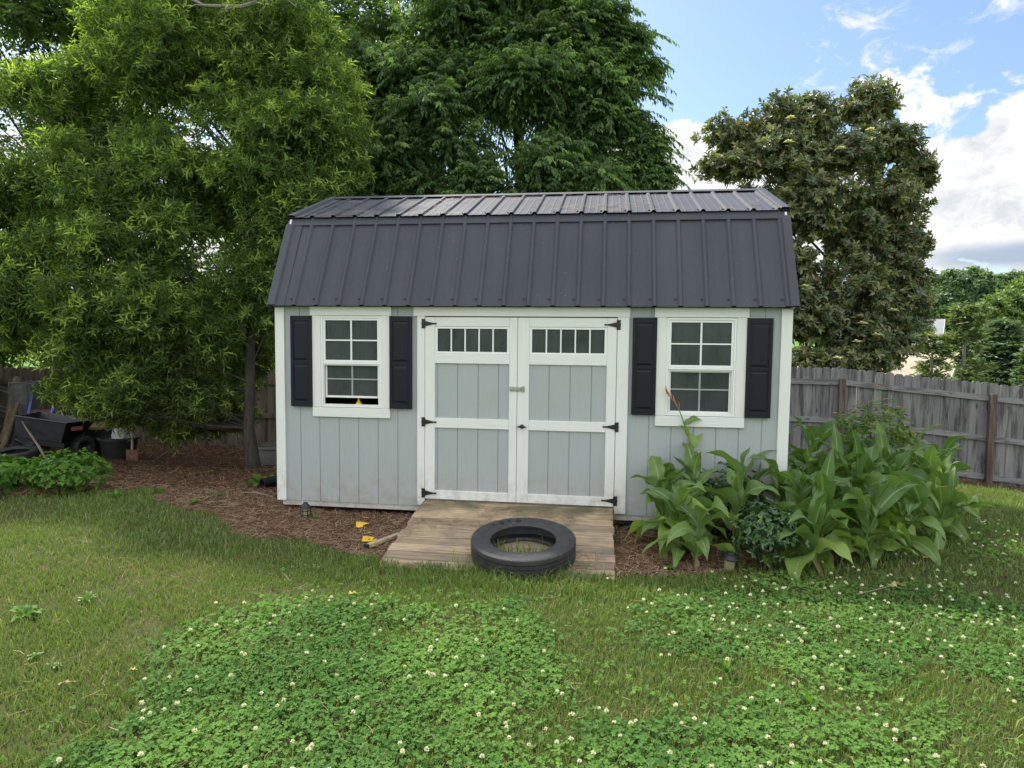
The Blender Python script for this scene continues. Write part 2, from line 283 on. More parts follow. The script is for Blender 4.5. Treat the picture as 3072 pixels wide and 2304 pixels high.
def groundmat():
    t = NT('ground'); at = t.n('ShaderNodeAttribute', attribute_name='mulch')
    n = t.noise(sc=1.3, det=9, rough=.65, coord='Object'); n2 = t.noise(sc=40, det=6, rough=.75); n3 = t.noise(sc=.06, det=5)
    so = t.ramp(n2, [(.3, (.045, .045, .018)), (.6, (.085, .095, .035)), (.85, (.17, .14, .08))]); so = t.mix(t.ramp(n, [(.52, (0,)*3), (.7, (.55,)*3)]), so, (.16, .10, .06))
    mu = t.ramp(n2, [(.3, (.045, .025, .016)), (.55, (.105, .058, .036)), (.8, (.20, .13, .085))]); mu = t.mix(t.ramp(n, [(.5, (0,)*3), (.75, (.6,)*3)]), mu, (.17, .075, .042))
    c = t.mix(at.outputs['Fac'], so, mu)
    # farther lawns: mown green
    cd_ = t.n('ShaderNodeNewGeometry'); ln = t.n('ShaderNodeVectorMath', operation='LENGTH'); t.l(cd_.outputs['Position'], ln.inputs[0])
    far = t.n('ShaderNodeMapRange'); t.l(ln.outputs['Value'], far.inputs[0]); far.inputs[1].default_value = 13; far.inputs[2].default_value = 22
    gr = t.ramp(n3, [(.35, (.09, .17, .035)), (.65, (.15, .25, .05))]); c = t.mix(far.outputs[0], c, gr)
    t.bsdf(c, .95, 0, .1, t.bump(n2, .8, .02))
groundmat()
# ------------------------------------------------------------------ mesh helpers
def mesh_np(name, V, F, mat, parent=None, smooth=False, young=None, uv=None, loc=None):
    """F: list of int arrays (k,3) and/or (k,4)"""
    V = np.ascontiguousarray(V, np.float32); me = bpy.data.meshes.new(name)
    Fs = [np.asarray(f, np.int32) for f in (F if isinstance(F, list) else [F]) if len(f)]
    if loc is not None: V = V - np.asarray(loc, np.float32)[None]
    me.vertices.add(len(V)); me.vertices.foreach_set('co', V.ravel())
    li = np.concatenate([f.ravel() for f in Fs]); tot = np.concatenate([np.full(len(f), f.shape[1], np.int32) for f in Fs])
    st = np.concatenate([[0], np.cumsum(tot)[:-1]]).astype(np.int32)
    me.loops.add(len(li)); me.loops.foreach_set('vertex_index', li.astype(np.int32)); me.polygons.add(len(tot)); me.polygons.foreach_set('loop_start', st)
    try: me.polygons.foreach_set('loop_total', tot)
    except Exception: pass
    if young is not None:
        a = me.attributes.new('young', 'FLOAT', 'POINT'); a.data.foreach_set('value', np.asarray(young, np.float32))
    me.update(calc_edges=True)
    if uv is not None:
        l = me.uv_layers.new(name='UVMap'); l.data.foreach_set('uv', np.ascontiguousarray(uv[li], np.float32).ravel())
    if smooth: me.polygons.foreach_set('use_smooth', np.ones(len(tot), bool))
    me.materials.append(MATS[mat]); me.validate()
    o = bpy.data.objects.new(name, me); COL.objects.link(o)
    if loc is not None: o.location = tuple(float(q) for q in loc)
    if parent is not None: o.parent = parent
    return o
def tag(o, label=None, cat=None, group=None, kind=None):
    if label: o['label'] = label
    if cat: o['category'] = cat
    if group: o['group'] = group
    if kind: o['kind'] = kind
    return o
def empty(name, loc, label, cat, group=None):
    o = bpy.data.objects.new(name, None); COL.objects.link(o); o.location = tuple(float(q) for q in loc); o.empty_display_size = .1
    tag(o, label, cat, group); return o
class MB:
    def __init__(s): s.v = []; s.f = []
    def add(s, v, f, M=None):
        b = len(s.v)
        for p in v: s.v.append(tuple((M @ Vector(p))) if M is not None else tuple(p))
        for q in f: s.f.append(tuple(b+i for i in q))
        return s
    def box(s, x0, x1, y0, y1, z0, z1, M=None, bev=0.0):
        if bev > 0:
            b = bev; v = []; 
            for (x, y, z, ax) in [(X, Y, Z, a) for X in (0, 1) for Y in (0, 1) for Z in (0, 1) for a in range(3)]:
                p = [(x0, x1)[x], (y0, y1)[y], (z0, z1)[z]]; sg = [1 if x == 0 else -1, 1 if y == 0 else -1, 1 if z == 0 else -1]
                for k in range(3):
                    if k != ax: p[k] += sg[k]*b
                v.append(tuple(p))
            ix = lambda x, y, z, a: ((x*2+y)*2+z)*3+a
            f = []
            for c in (0, 1):
                q = [ix(c, 0, 0, 0), ix(c, 1, 0, 0), ix(c, 1, 1, 0), ix(c, 0, 1, 0)]; f.append(q[::-1] if c == 0 else q)
                q = [ix(0, c, 0, 1), ix(0, c, 1, 1), ix(1, c, 1, 1), ix(1, c, 0, 1)]; f.append(q[::-1] if c == 0 else q)
                q = [ix(0, 0, c, 2), ix(1, 0, c, 2), ix(1, 1, c, 2), ix(0, 1, c, 2)]; f.append(q[::-1] if c == 0 else q)
            for a in (0, 1):
                for b_ in (0, 1):
                    f.append([ix(a, b_, 0, 0), ix(a, b_, 1, 0), ix(a, b_, 1, 1), ix(a, b_, 0, 1)])
                    f.append([ix(a, 0, b_, 0), ix(a, 1, b_, 0), ix(a, 1, b_, 2), ix(a, 0, b_, 2)])
                    f.append([ix(0, a, b_, 1), ix(1, a, b_, 1), ix(1, a, b_, 2), ix(0, a, b_, 2)])
            for X in (0, 1):
                for Y in (0, 1):
                    for Z in (0, 1): f.append([ix(X, Y, Z, 0), ix(X, Y, Z, 1), ix(X, Y, Z, 2)])
            return s.add(v, f, M)
        v = [(x, y, z) for x in (x0, x1) for y in (y0, y1) for z in (z0, z1)]
        return s.add(v, [(0, 1, 3, 2), (4, 6, 7, 5), (0, 4, 5, 1), (2, 3, 7, 6), (0, 2, 6, 4), (1, 5, 7, 3)], M)
    def prism(s, poly, y0, y1, M=None):       # poly in x,z extruded along y
        n = len(poly); v = [(x, y0, z) for x, z in poly]+[(x, y1, z) for x, z in poly]
        return s.add(v, [tuple(range(n))[::-1], tuple(range(n, 2*n))]+[(i, (i+1) % n, n+(i+1) % n, n+i) for i in range(n)], M)
    def tube(s, pts, rad, n=8, M=None, cap=True):
        pts = [Vector(p) for p in pts]; rad = rad if hasattr(rad, '__len__') else [rad]*len(pts); v = []; f = []; ref = None
        for i, p in enumerate(pts):
            d = (pts[min(i+1, len(pts)-1)]-pts[max(i-1, 0)]).normalized()
            if ref is None: ref = d.cross(Vector((0, 0, 1))) if abs(d.z) < .9 else d.cross(Vector((1, 0, 0)))
            ref = (ref-d*ref.dot(d)).normalized(); b = d.cross(ref)
            for k in range(n):
                a = 2*math.pi*k/n; v.append(p+(ref*math.cos(a)+b*math.sin(a))*rad[i])
        for i in range(len(pts)-1):
            for k in range(n): f.append((i*n+k, i*n+(k+1) % n, (i+1)*n+(k+1) % n, (i+1)*n+k))
        if cap: f.append(tuple(range(n))[::-1]); f.append(tuple(range((len(pts)-1)*n, len(pts)*n)))
        return s.add(v, f, M)
    def lathe(s, prof, n=24, M=None, closed=False):   # prof [(r,z)] round z
        v = []; f = []; m = len(prof)
        for r, z in prof:
            for k in range(n): a = 2*math.pi*k/n; v.append((r*math.cos(a), r*math.sin(a), z))
        for i in range(m if closed else m-1):
            j = (i+1) % m
            for k in range(n): f.append((i*n+k, i*n+(k+1) % n, j*n+(k+1) % n, j*n+k))
        return s.add(v, f, M)
    def build(s, name, mat, parent=None, smooth=False, sharp=None):
        me = bpy.data.meshes.new(name); me.from_pydata([tuple(p) for p in s.v], [], s.f); me.update()
        import bmesh
        bm = bmesh.new(); bm.from_mesh(me); bmesh.ops.recalc_face_normals(bm, faces=bm.faces); bm.to_mesh(me); bm.free()
        me.materials.append(MATS[mat]); o = bpy.data.objects.new(name, me); COL.objects.link(o)
        if smooth:
            me.polygons.foreach_set('use_smooth', [True]*len(me.polygons))
            if hasattr(me, 'set_sharp_from_angle'): me.set_sharp_from_angle(angle=R(sharp or 40))
        if parent is not None: o.parent = parent
        return o
def rebase(o, loc):                  # move an object's origin without moving it
    M = Matrix.Translation(-Vector([float(q) for q in loc])); o.data.transform(M); o.location = Vector([float(q) for q in loc]); return o
def TR(loc=(0, 0, 0), rx=0, ry=0, rz=0):
    return Matrix.Translation(Vector([float(q) for q in loc])) @ Matrix.Rotation(rz, 4, 'Z') @ Matrix.Rotation(rx, 4, 'X') @ Matrix.Rotation(ry, 4, 'Y')
def inpoly(px, py, poly):
    px = np.asarray(px); py = np.asarray(py); r = np.zeros(px.shape, bool); n = len(poly); j = n-1
    for i in range(n):
        xi, yi = poly[i][0], poly[i][1]; xj, yj = poly[j][0], poly[j][1]
        c = ((yi > py) != (yj > py)) & (px < (xj-xi)*(py-yi)/((yj-yi) if yj != yi else 1e-9)+xi); r ^= c; j = i
    return r
def vnoise(x, y, s, seed=0):         # cheap value noise
    x = np.asarray(x)/s+seed*17.3; y = np.asarray(y)/s+seed*9.1; xi = np.floor(x).astype(int); yi = np.floor(y).astype(int); fx = x-xi; fy = y-yi; fx = fx*fx*(3-2*fx); fy = fy*fy*(3-2*fy)
    h = lambda a, b: (np.sin(a*127.1+b*311.7+seed)*43758.5453) % 1.0
    return (h(xi, yi)*(1-fx)+h(xi+1, yi)*fx)*(1-fy)+(h(xi, yi+1)*(1-fx)+h(xi+1, yi+1)*fx)*fy
def norm(a): return a/np.maximum(1e-9, np.linalg.norm(a, axis=-1, keepdims=True))
# leaf templates: (t along, s across, h up), faces
T4 = (np.array([(0, 0, 0), (.45, .5, .12), (1, 0, -.06), (.45, -.5, .12)]), np.array([(0, 2, 1), (0, 3, 2)]))
T6 = (np.array([(0, 0, 0), (.28, .46, .07), (.68, .42, .05), (1, 0, -.12), (.68, -.42, .05), (.28, -.46, .07), (.5, 0, -.03)]), np.array([(0, 6, 1), (1, 6, 2), (2, 6, 3), (0, 5, 6), (5, 4, 6), (4, 3, 6)]))
def leaves(Pn, D, Nn, L, Wd, T):
    D = norm(D); S = norm(np.cross(D, Nn)); U = np.cross(S, D); tv, tf = T; k = len(tv); n = len(Pn)
    V = Pn[:, None]+D[:, None]*(tv[None, :, 0:1]*L[:, None, None])+S[:, None]*(tv[None, :, 1:2]*Wd[:, None, None])+U[:, None]*(tv[None, :, 2:3]*L[:, None, None])
    F = (tf[None]+(np.arange(n)*k)[:, None, None]).reshape(-1, 3); return V.reshape(-1, 3), F, k
def rdir(n): return norm(rng.normal(size=(n, 3)))
# ------------------------------------------------------------------ ground sheet
LAWN_EDGE = [(-200, 1071), (0, 1071), (205, 1066), (322, 1058), (366, 1095), (483, 1112), (500, 1150), (566, 1165), (640, 1167), (722, 1185), (816, 1209), (900, 1235)]
POLY_L = [tuple(G(u, v)[:2]) for u, v in LAWN_EDGE]+[(-.6, .0), (-.6, 3.1), (3.2, 3.1), (3.2, 6.5), (-16, 7.5), (-16, POLY0 if False else 1.5)]
POLY_R = [(.8, .1)]+[tuple(G(u, v)[:2]) for u, v in [(1320, 1252), (1400, 1245), (1545, 1243), (1640, 1228), (1800, 1215), (1940, 1180), (2000, 1120), (2000, 1080)]]+[(3.6, 2.9), (.8, 2.9)]
POLY_F = [(4.2, 5.15), (6.9, 5.0), (11.5, 4.4), (11.5, 6.3), (4.2, 6.6)]
def mulch_mask(x, y):
    j = .12*(vnoise(x, y, .35, 3)-.5)+.05*(vnoise(x, y, .09, 5)-.5); k = .12*(vnoise(x, y, .35, 8)-.5)+.05*(vnoise(x, y, .09, 6)-.5)
    m = inpoly(x+j, y+k, POLY_L) | inpoly(x+j, y+k, POLY_R) | inpoly(x+j, y+k, POLY_F)
    return m | (inpoly(x, y, [(-2.5, -.02), (2.5, -.02), (2.5, 3), (-2.5, 3)]))
def axis(a, b, step, far, grow):
    c = list(np.arange(a, b+1e-6, step)); s = step; x = b
    while x < far: s *= grow; x += s; c.append(x)
    s = step; x = a
    while x > -far: s *= grow; x -= s; c.insert(0, x)
    return np.array(c)
gx = axis(-9, 9, .055, 900, 1.25); gy = axis(-5, 7.5, .055, 900, 1.25); X, Y = np.meshgrid(gx, gy, indexing='ij'); Z = gh(X, Y)
mm = mulch_mask(X, Y).astype(float)
Z = Z+.012*(vnoise(X, Y, .2, 2)-.5)*(np.abs(X) < 9)+.03*mm*(vnoise(X, Y, .13, 4)-.35)*(Y < 0.0)
nx, ny = X.shape; idx = np.arange(nx*ny).reshape(nx, ny)
F = np.stack([idx[:-1, :-1], idx[1:, :-1], idx[1:, 1:], idx[:-1, 1:]], -1).reshape(-1, 4)
gr = mesh_np('ground', np.stack([X, Y, Z], -1).reshape(-1, 3), F, 'ground', smooth=True); a = gr.data.attributes.new('mulch', 'FLOAT', 'POINT'); a.data.foreach_set('value', mm.ravel().astype(np.float32))
tag(gr, kind='structure')
# ------------------------------------------------------------------ the shed
SHW, SHD, EAVE = 2.44, 2.94, 1.93
shed = empty('shed', (0, 0, 0), 'grey and white wooden garden shed with black metal gambrel roof and double doors', 'shed')
YS = .022                                # siding face; trims stand at y = 0
def siding_profile(x0, x1, first, step=.2, gw=.009, gd=.007):
    pts = [(x0, 0)]; x = first
    while x < x1-.02:
        if x > x0+.02: pts += [(x-gw/2, 0), (x-gw/2+.0015, gd), (x+gw/2-.0015, gd), (x+gw/2, 0)]
        x += step
    return pts+[(x1, 0)]
def siding(mb, x0, x1, z0, z1, first, y=YS, step=.2):
    pr = siding_profile(x0, x1, first, step); n = len(pr)
    v = [(x, y+d, z0) for x, d in pr]+[(x, y+d, z1) for x, d in pr]
    mb.add(v, [(i, i+1, n+i+1, n+i) for i in range(n-1)])
# front siding built round the window and door openings
wall = MB(); WIN = [(-1.965, -1.352), (1.352, 1.965)]; WZ = (.949, 1.84)
first = -2.19
def grooves_from(x0): 
    k = math.ceil((x0+.02-first)/.2); return first+.2*k
def sid(x0, x1, z0, z1): siding(wall, x0, x1, z0, z1, grooves_from(x0))
sid(-2.42, WIN[0][0], 0.0, 1.935); sid(WIN[0][0], WIN[0][1], 0.0, WZ[0]); sid(WIN[0][0], WIN[0][1], WZ[1], 1.935); sid(WIN[0][1], -.918, 0.0, 1.935)
sid(-.918, .908, 1.845, 1.935)
sid(.908, WIN[1][0], 0.0, 1.935); sid(WIN[1][0], WIN[1][1], 0.0, WZ[0]); sid(WIN[1][0], WIN[1][1], WZ[1], 1.935); sid(WIN[1][1], 2.42, 0.0, 1.935)
# gable ends and back
PROF = [(-.07, 1.944), (.40, 2.865), (1.47, 3.268), (2.54, 2.865), (3.01, 1.944)]
gab = [(.022, 0), (.022, 1.92), (.42, 2.83), (1.47, 3.24), (2.52, 2.83), (2.918, 1.92), (2.918, 0)]
for sx in (-1, 1):
    M = Matrix.Rotation(R(90), 4, 'Z'); v = [(y, -sx*2.42, z) for y, z in gab]
    wall.add([(sx*2.42, y, z) for y, z in gab], [tuple(range(7))]); wall.add([(sx*2.40, y, z) for y, z in gab], [tuple(range(7))])
wall.box(-2.42, 2.42, 2.90, 2.918, 0, 1.93)
wo = wall.build('wall', 'grey_paint', shed)
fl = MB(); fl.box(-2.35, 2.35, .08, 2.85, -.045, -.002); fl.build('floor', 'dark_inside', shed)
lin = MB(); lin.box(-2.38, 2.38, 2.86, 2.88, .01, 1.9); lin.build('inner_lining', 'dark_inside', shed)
sk = MB(); sk.box(-2.397, 2.397, .034, .074, -.055, .012, bev=.003); sk.build('skirt_board', 'skirt_paint', shed)
for sx in (-1, 1): q = MB(); q.box(min(sx*2.397, sx*2.357), max(sx*2.397, sx*2.357), .075, 2.9, -.055, .010); q.build('skirt_board', 'skirt_paint', shed)
for y in (.25, 1.4, 2.6): q = MB(); q.box(-2.3, 2.3, y, y+.1, -.21, -.056); q.build('skid', 'old_board', shed)
for x in (-2.2, -.9, .95, 2.2):
    q = MB(); q.box(x-.1, x+.1, .18, .4, float(gh(x, .3))-.05, -.212, bev=.01) if float(gh(x, .3)) < -.22 else q.box(x-.1, x+.1, .44, .66, -.34, -.06, bev=.01); q.build('concrete_block', 'concrete', shed)
def trim(x0, x1, z0, z1, y0=0.0, y1=.0215, mat='white_paint', name='trim_board', parent=shed, bev=.0025):
    q = MB(); q.box(x0, x1, y0, y1, z0, z1, bev=bev); return q.build(name, mat, parent)
trim(-2.44, -2.345, 0, 1.925, name='corner_trim'); trim(2.345, 2.44, 0, 1.925, name='corner_trim')
for sx in (-1, 1):
    q = MB(); q.box(*sorted((sx*2.421, sx*2.439)), .0225, .10, 0, 1.92, bev=.002); q.build('corner_trim', 'white_paint', shed)
    q = MB(); q.box(*sorted((sx*2.421, sx*2.439)), 2.83, 2.935, 0, 1.92, bev=.002); q.build('corner_trim', 'white_paint', shed)
trim(-.991, -.9165, .013, 1.845, name='door_jamb'); trim(.9065, 1.013, .013, 1.845, name='door_jamb')
trim(-1.027, 1.019, 1.8465, 1.935, -.004, .0215, 'white_paint_x', 'door_header')
q = MB(); q.box(-.916, .906, .03, .12, .045, .074); q.build('sill_plate', 'old_board', shed)
q = MB(); q.box(-.93, .92, .0475, .06, .02, 1.9); q.build('doorway_sheet', 'dark_inside', shed)  # dark sheet across the whole doorway behind both doors
# --- roof
roofe = bpy.data.objects.new('roof', None); COL.objects.link(roofe); roofe.parent = shed
def rib_profile(w0, w1):
    p = [(w0, 0)]
    for k in range(21):
        c = -2.2+k*.2286
        if c-.03 < w0 or c+.03 > w1: continue
        for o in (-.1524, -.0762):
            m = c+o
            if m-.012 > w0: p += [(m-.010, 0), (m-.005, .0018), (m+.005, .0018), (m+.010, 0)]
        p += [(c-.026, 0), (c-.011, .02), (c+.011, .02), (c+.026, 0)]
    return sorted(set(p))+[(w1, 0)]
def roof_panel(a, b, off=.004, w=2.45):
    pr = rib_profile(-w, w); (y0, z0), (y1, z1) = a, b; d = Vector((0, y1-y0, z1-z0)).normalized(); nn = Vector((0, -d.z, d.y)); nn = nn if nn.z > 0 else -nn
    q = MB(); n = len(pr); v = []
    for (y, z) in (a, b):
        for t in (0, -.0018):
            for x, h in pr: p = Vector((x, y, z))+nn*(h+off+t); v.append(tuple(p))
    f = [(i, i+1, 2*n+i+1, 2*n+i) for i in range(n-1)]+[(n+i, 3*n+i, 3*n+i+1, n+i+1) for i in range(n-1)]+[(i, n+i, n+i+1, i+1) for i in range(n-1)]+[(2*n+i, 2*n+i+1, 3*n+i+1, 3*n+i) for i in range(n-1)]
    q.add(v, f); return q.build('roof_panel', 'roof_metal', roofe)
YR = 1.47
def mir(p): return (2*YR-p[0], p[1])
roof_panel((-.075, 1.936), (.392, 2.848)); roof_panel((.352, 2.853), (1.462, 3.268))
roof_panel(mir((-.075, 1.936)), mir((.392, 2.848))); roof_panel(mir((.352, 2.853)), mir((1.462, 3.268)))
def strip(path, x0, x1, th, name, mat='roof_metal'):     # sheet along x following a y,z path
    q = MB(); n = len(path); v = []
    for t in (0, 1):
        for i, (y, z) in enumerate(path):
            a = Vector(path[max(i-1, 0)]); b = Vector(path[min(i+1, n-1)]); d = (b-a).normalized(); nn = Vector((-d.y, d.x)); p = Vector((y, z))+nn*(th*t)
            v += [(x0, p.x, p.y), (x1, p.x, p.y)]
    f = []
    for i in range(n-1):
        f += [(2*i, 2*i+1, 2*i+3, 2*i+2), (2*n+2*i, 2*n+2*i+2, 2*n+2*i+3, 2*n+2*i+1), (2*i, 2*i+2, 2*n+2*i+2, 2*n+2*i), (2*i+1, 2*n+2*i+1, 2*n+2*i+3, 2*i+3)]
    f += [(0, 2*n, 2*n+1, 1), (2*n-2, 2*n-1, 4*n-1, 4*n-2)]
    q.add(v, f); return q.build(name, mat, roofe)
fl1 = [(.332, 2.772), (.336, 2.782), (.378, 2.846), (.44, 2.868)]
strip(fl1, -2.46, 1.22, .003, 'knee_flashing'); strip([(y-.003, z+.002) for y, z in fl1], 1.19, 2.46, .003, 'knee_flashing'); strip([mir(p) for p in fl1][::-1], -2.46, 2.46, .003, 'knee_flashing')
strip([(1.36, 3.255), (1.47, 3.297), (1.58, 3.255)], -2.47, 2.47, .003, 'ridge_cap')
for sx in (-1, 1):
    for a, b in (((-.078, 1.936), (.345, 2.775)), ((.35, 2.855), (1.455, 3.272)), (mir((.35, 2.855)), mir((1.455, 3.272))), (mir((-.078, 1.936)), mir((.345, 2.775)))):
        d = Vector((0, b[0]-a[0], b[1]-a[1])).normalized(); nn = Vector((0, -d.z, d.y)); nn = nn if nn.z > 0 else -nn
        q = MB(); prf = [(2.468, -.07), (2.468, .0255), (2.452, .0285), (2.395, .0285), (2.380, .006), (2.30 if sx < 0 else 2.36, .006)]
        v = [];
        for e in (a, b):
            for x, h in prf: p = Vector((sx*x, e[0], e[1]))+nn*h; v.append(tuple(p))
        n = len(prf); q.add(v, [(i, i+1, n+i+1, n+i) for i in range(n-1)]); q.build('edge_trim', 'roof_metal', roofe)
    q = MB(); q.prism([(y, z) for y, z in [(.0, 1.935), (.41, 2.80), (.36, 2.84), (-.06, 1.94)]], -.009, .009, Matrix.Translation((sx*2.432, 0, 0)) @ Matrix.Rotation(R(90), 4, 'Z')); q.build('rake_board', 'white_paint', roofe)
srew = MB(); srew.lathe([(0, .006), (.0045, .005), (.0055, 0), (.009, -.001), (.009, -.003)], 8)
s0 = srew.build('screw', 'iron_black', roofe); s0.scale = (1.5,)*3; d = Vector((0, .467, .912)).normalized(); nlo = Vector((0, -d.z, d.y)); nlo = nlo if nlo.z > 0 else -nlo; qlo = nlo.to_track_quat('Z', 'Y'); scn = 0
d2 = Vector((0, 1.11, .415)).normalized(); nup = Vector((0, -d2.z, d2.y)); qup = nup.to_track_quat('Z', 'Y')
for k in range(21):
    for row in (0, 1):
        o = s0 if scn == 0 else s0.copy()
        if scn: COL.objects.link(o)
        scn += 1; x = -2.2+k*.2286-.042
        if row == 0: o.location = Vector((x, -.075, 1.936))+d*.075+nlo*.008; o.rotation_mode = 'QUATERNION'; o.rotation_quaternion = qlo
        else: o.location = Vector((x, .352, 2.853))+d2*.06+nup*.008; o.rotation_mode = 'QUATERNION'; o.rotation_quaternion = qup
# --- windows
def window(x0, x1, raised):
    w = bpy.data.objects.new('window', None); COL.objects.link(w); w.parent = shed; w['label'] = 'sash window with lower sash slightly raised' if raised else 'closed sash window'
    a, b = x0+.0885, x1-.0885
    trim(x0, a, .948, 1.8455, parent=w, name='window_trim'); trim(b, x1, .948, 1.8455, parent=w, name='window_trim')
    trim(x0, x1, .853, .9465, -.003, .0215, 'white_paint_x', 'window_trim', w); trim(x0-.022, x1+.014, 1.8465, 1.935, -.003, .0215, 'white_paint_x', 'window_trim', w)
    def frame(X0, X1, Z0, Z1, fw, y0, y1, name, mat='vinyl_white'):
        q = MB(); q.box(X0, X0+fw, y0, y1, Z0, Z1, bev=.002); q.box(X1-fw, X1, y0, y1, Z0, Z1, bev=.002); q.box(X0+fw, X1-fw, y0, y1, Z0, Z0+fw, bev=.002); q.box(X0+fw, X1-fw, y0, y1, Z1-fw, Z1, bev=.002); return q.build(name, mat, w)
    frame(a+.001, b-.001, .951, 1.842, .018, .004, .06, 'window_frame')
    zm = 1.394; frame(a+.02, b-.02, zm-.002, 1.823, .022, .012, .030, 'upper_sash')
    q = MB(); q.box(a+.02, b-.02, .001, .034, zm-.021, zm-.0035, bev=.003); q.build('meeting_rail', 'vinyl_white', w)
    dz = .07 if raised else 0
    frame(a+.028, b-.028, .972+dz, zm-.026+dz, .02, .036, .052, 'lower_sash'); frame(a+.021, b-.021, .970, zm-.022, .011, .009, .017, 'screen_frame')
    cx = (a+b)/2
    q = MB(); q.box(cx-.008, cx+.008, .015, .023, zm+.02, 1.801); q.box(a+.042, cx-.0081, .0155, .0225, 1.601, 1.614); q.box(cx+.0081, b-.042, .0155, .0225, 1.601, 1.614); q.build('muntin', 'vinyl_white', w)
    q = MB(); q.box(cx-.008, cx+.008, .038, .046, .99+dz, zm-.044+dz); q.box(a+.048, cx-.0081, .0385, .0455, 1.185+dz*.5, 1.198+dz*.5); q.box(cx+.0081, b-.048, .0385, .0455, 1.185+dz*.5, 1.198+dz*.5); q.build('muntin', 'screen_grey', w)
    q = MB(); q.box(a+.041, b-.041, .0245, .0275, zm+.019, 1.802); q.build('pane', 'window_glass', w)
    q = MB(); q.box(a+.047, b-.047, .0475, .0505, .991+dz, zm-.045+dz); q.build('pane', 'window_glass', w)
    return w
window(-2.054, -1.263, True); window(1.262, 2.053, False)
q = MB(); q.lathe([(.0, 0), (.05, 0), (.045, .02), (.02, .055), (.014, .07), (.014, .13), (.0, .135)], 14); fo = q.build('funnel', 'yellow_plastic', smooth=True); fo.location = (-1.61, .085, .965); fo.scale = (.75, .75, .75); tag(fo, 'small yellow funnel standing on the inside sill of the left shed window', 'funnel')
q = MB(); q.box(-.12, .12, 0, .2, 0, .24, bev=.008); q.box(-.122, .122, -.002, .202, .19, .2); fo = q.build('cardboard_box', 'old_board'); fo.location = (1.57, .12, .96); tag(fo, 'brown cardboard box seen behind the lower left pane of the right shed window', 'box')
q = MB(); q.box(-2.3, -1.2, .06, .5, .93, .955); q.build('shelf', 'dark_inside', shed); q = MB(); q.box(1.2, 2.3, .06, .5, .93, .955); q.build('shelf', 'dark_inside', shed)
# --- shutters
def shutter(x0, x1):
    y0 = -.018; z0, z1 = .951, 1.843; q = MB(); q.box(x0, x1, y0+.008, .021, z0, z1, bev=.003)
    zm = z0+(z1-z0)*.487
    q.box(x0, x0+.028, y0, y0+.0079, z0, z1, bev=.002); q.box(x1-.028, x1, y0, y0+.0079, z0, z1, bev=.002)
    for a, b in ((z0, z0+.05), (zm-.016, zm+.016), (z1-.05, z1)): q.box(x0+.0281, x1-.0281, y0, y0+.0079, a, b, bev=.002)
    for a, b in ((z0+.05, zm-.016), (zm+.016, z1-.05)):
        X0, X1, A, B = x0+.036, x1-.036, a+.008, b-.008; X2, X3, A2, B2 = X0+.018, X1-.018, A+.018, B-.018; yb, yt = y0+.0078, y0+.001
        q.add([(X0, yb, A), (X1, yb, A), (X1, yb, B), (X0, yb, B), (X2, yt, A2), (X3, yt, A2), (X3, yt, B2), (X2, yt, B2)], [(0, 1, 5, 4), (1, 2, 6, 5), (2, 3, 7, 6), (3, 0, 4, 7), (4, 5, 6, 7)])
    return q.build('shutter', 'shutter_black', shed)
for a, b in ((-2.272, -2.0545), (-1.2625, -1.043), (1.045, 1.2615), (2.0535, 2.273)): shutter(a, b)
# --- doors
def door(x0, x1, px0, px1, gs, side):
    d = bpy.data.objects.new('door', None); COL.objects.link(d); d.parent = shed
    trim(x0, px0, .079, 1.8365, 0, .0215, parent=d, name='stile'); trim(px1, x1, .079, 1.8365, 0, .0215, parent=d, name='stile')
    for a, b in ((1.7495, 1.8365), (1.3975, 1.4895), (.7765, .8705), (.079, .1655)): trim(px0+.0005, px1-.0005, a, b, -.0008, .0215, 'white_paint_x', 'rail', d)
    q = MB()
    for a, b in ((.1655, .7765), (.8705, 1.3975)):
        pts = [(px0, 0)]
        for g in gs: pts += [(g-.0045, 0), (g-.003, .007), (g+.003, .007), (g+.0045, 0)]
        pts.append((px1, 0)); n = len(pts); q.add([(x, .016+k, a) for x, k in pts]+[(x, .016+k, b) for x, k in pts], [(i, i+1, n+i+1, n+i) for i in range(n-1)])
    q.build('door_panel', 'grey_paint', d)
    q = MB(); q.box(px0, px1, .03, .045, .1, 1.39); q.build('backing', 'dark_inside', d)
    tw = bpy.data.objects.new('transom_window', None); COL.objects.link(tw); tw.parent = d
    # frame, bars and panes of the little window
    fr = MB(); f = .024; A, B = 1.4905, 1.7485; fr.box(px0+.001, px0+f, .005, .03, A, B, bev=.002); fr.box(px1-f, px1-.001, .005, .03, A, B, bev=.002); fr.box(px0+f, px1-f, .005, .03, A, A+f-.004, bev=.002); fr.box(px0+f, px1-f, .005, .03, B-f+.004, B, bev=.002)
    w = (px1-px0-2*f); 
    for k in range(1, 5): c = px0+f+w*k/5; fr.box(c-.0065, c+.0065, .007, .017, A+f-.003, B-f+.003)
    o = fr.build('window_bars', 'vinyl_white', d); q = MB(); q.box(px0+f, px1-f, .019, .022, A+f-.004, B-f+.004); o2 = q.build('pane', 'window_glass', d)
    bpy.data.objects.remove(tw)
    for z in (1.775, .83, .135): hinge(x0 if side < 0 else x1, z, -side, d)
    return d
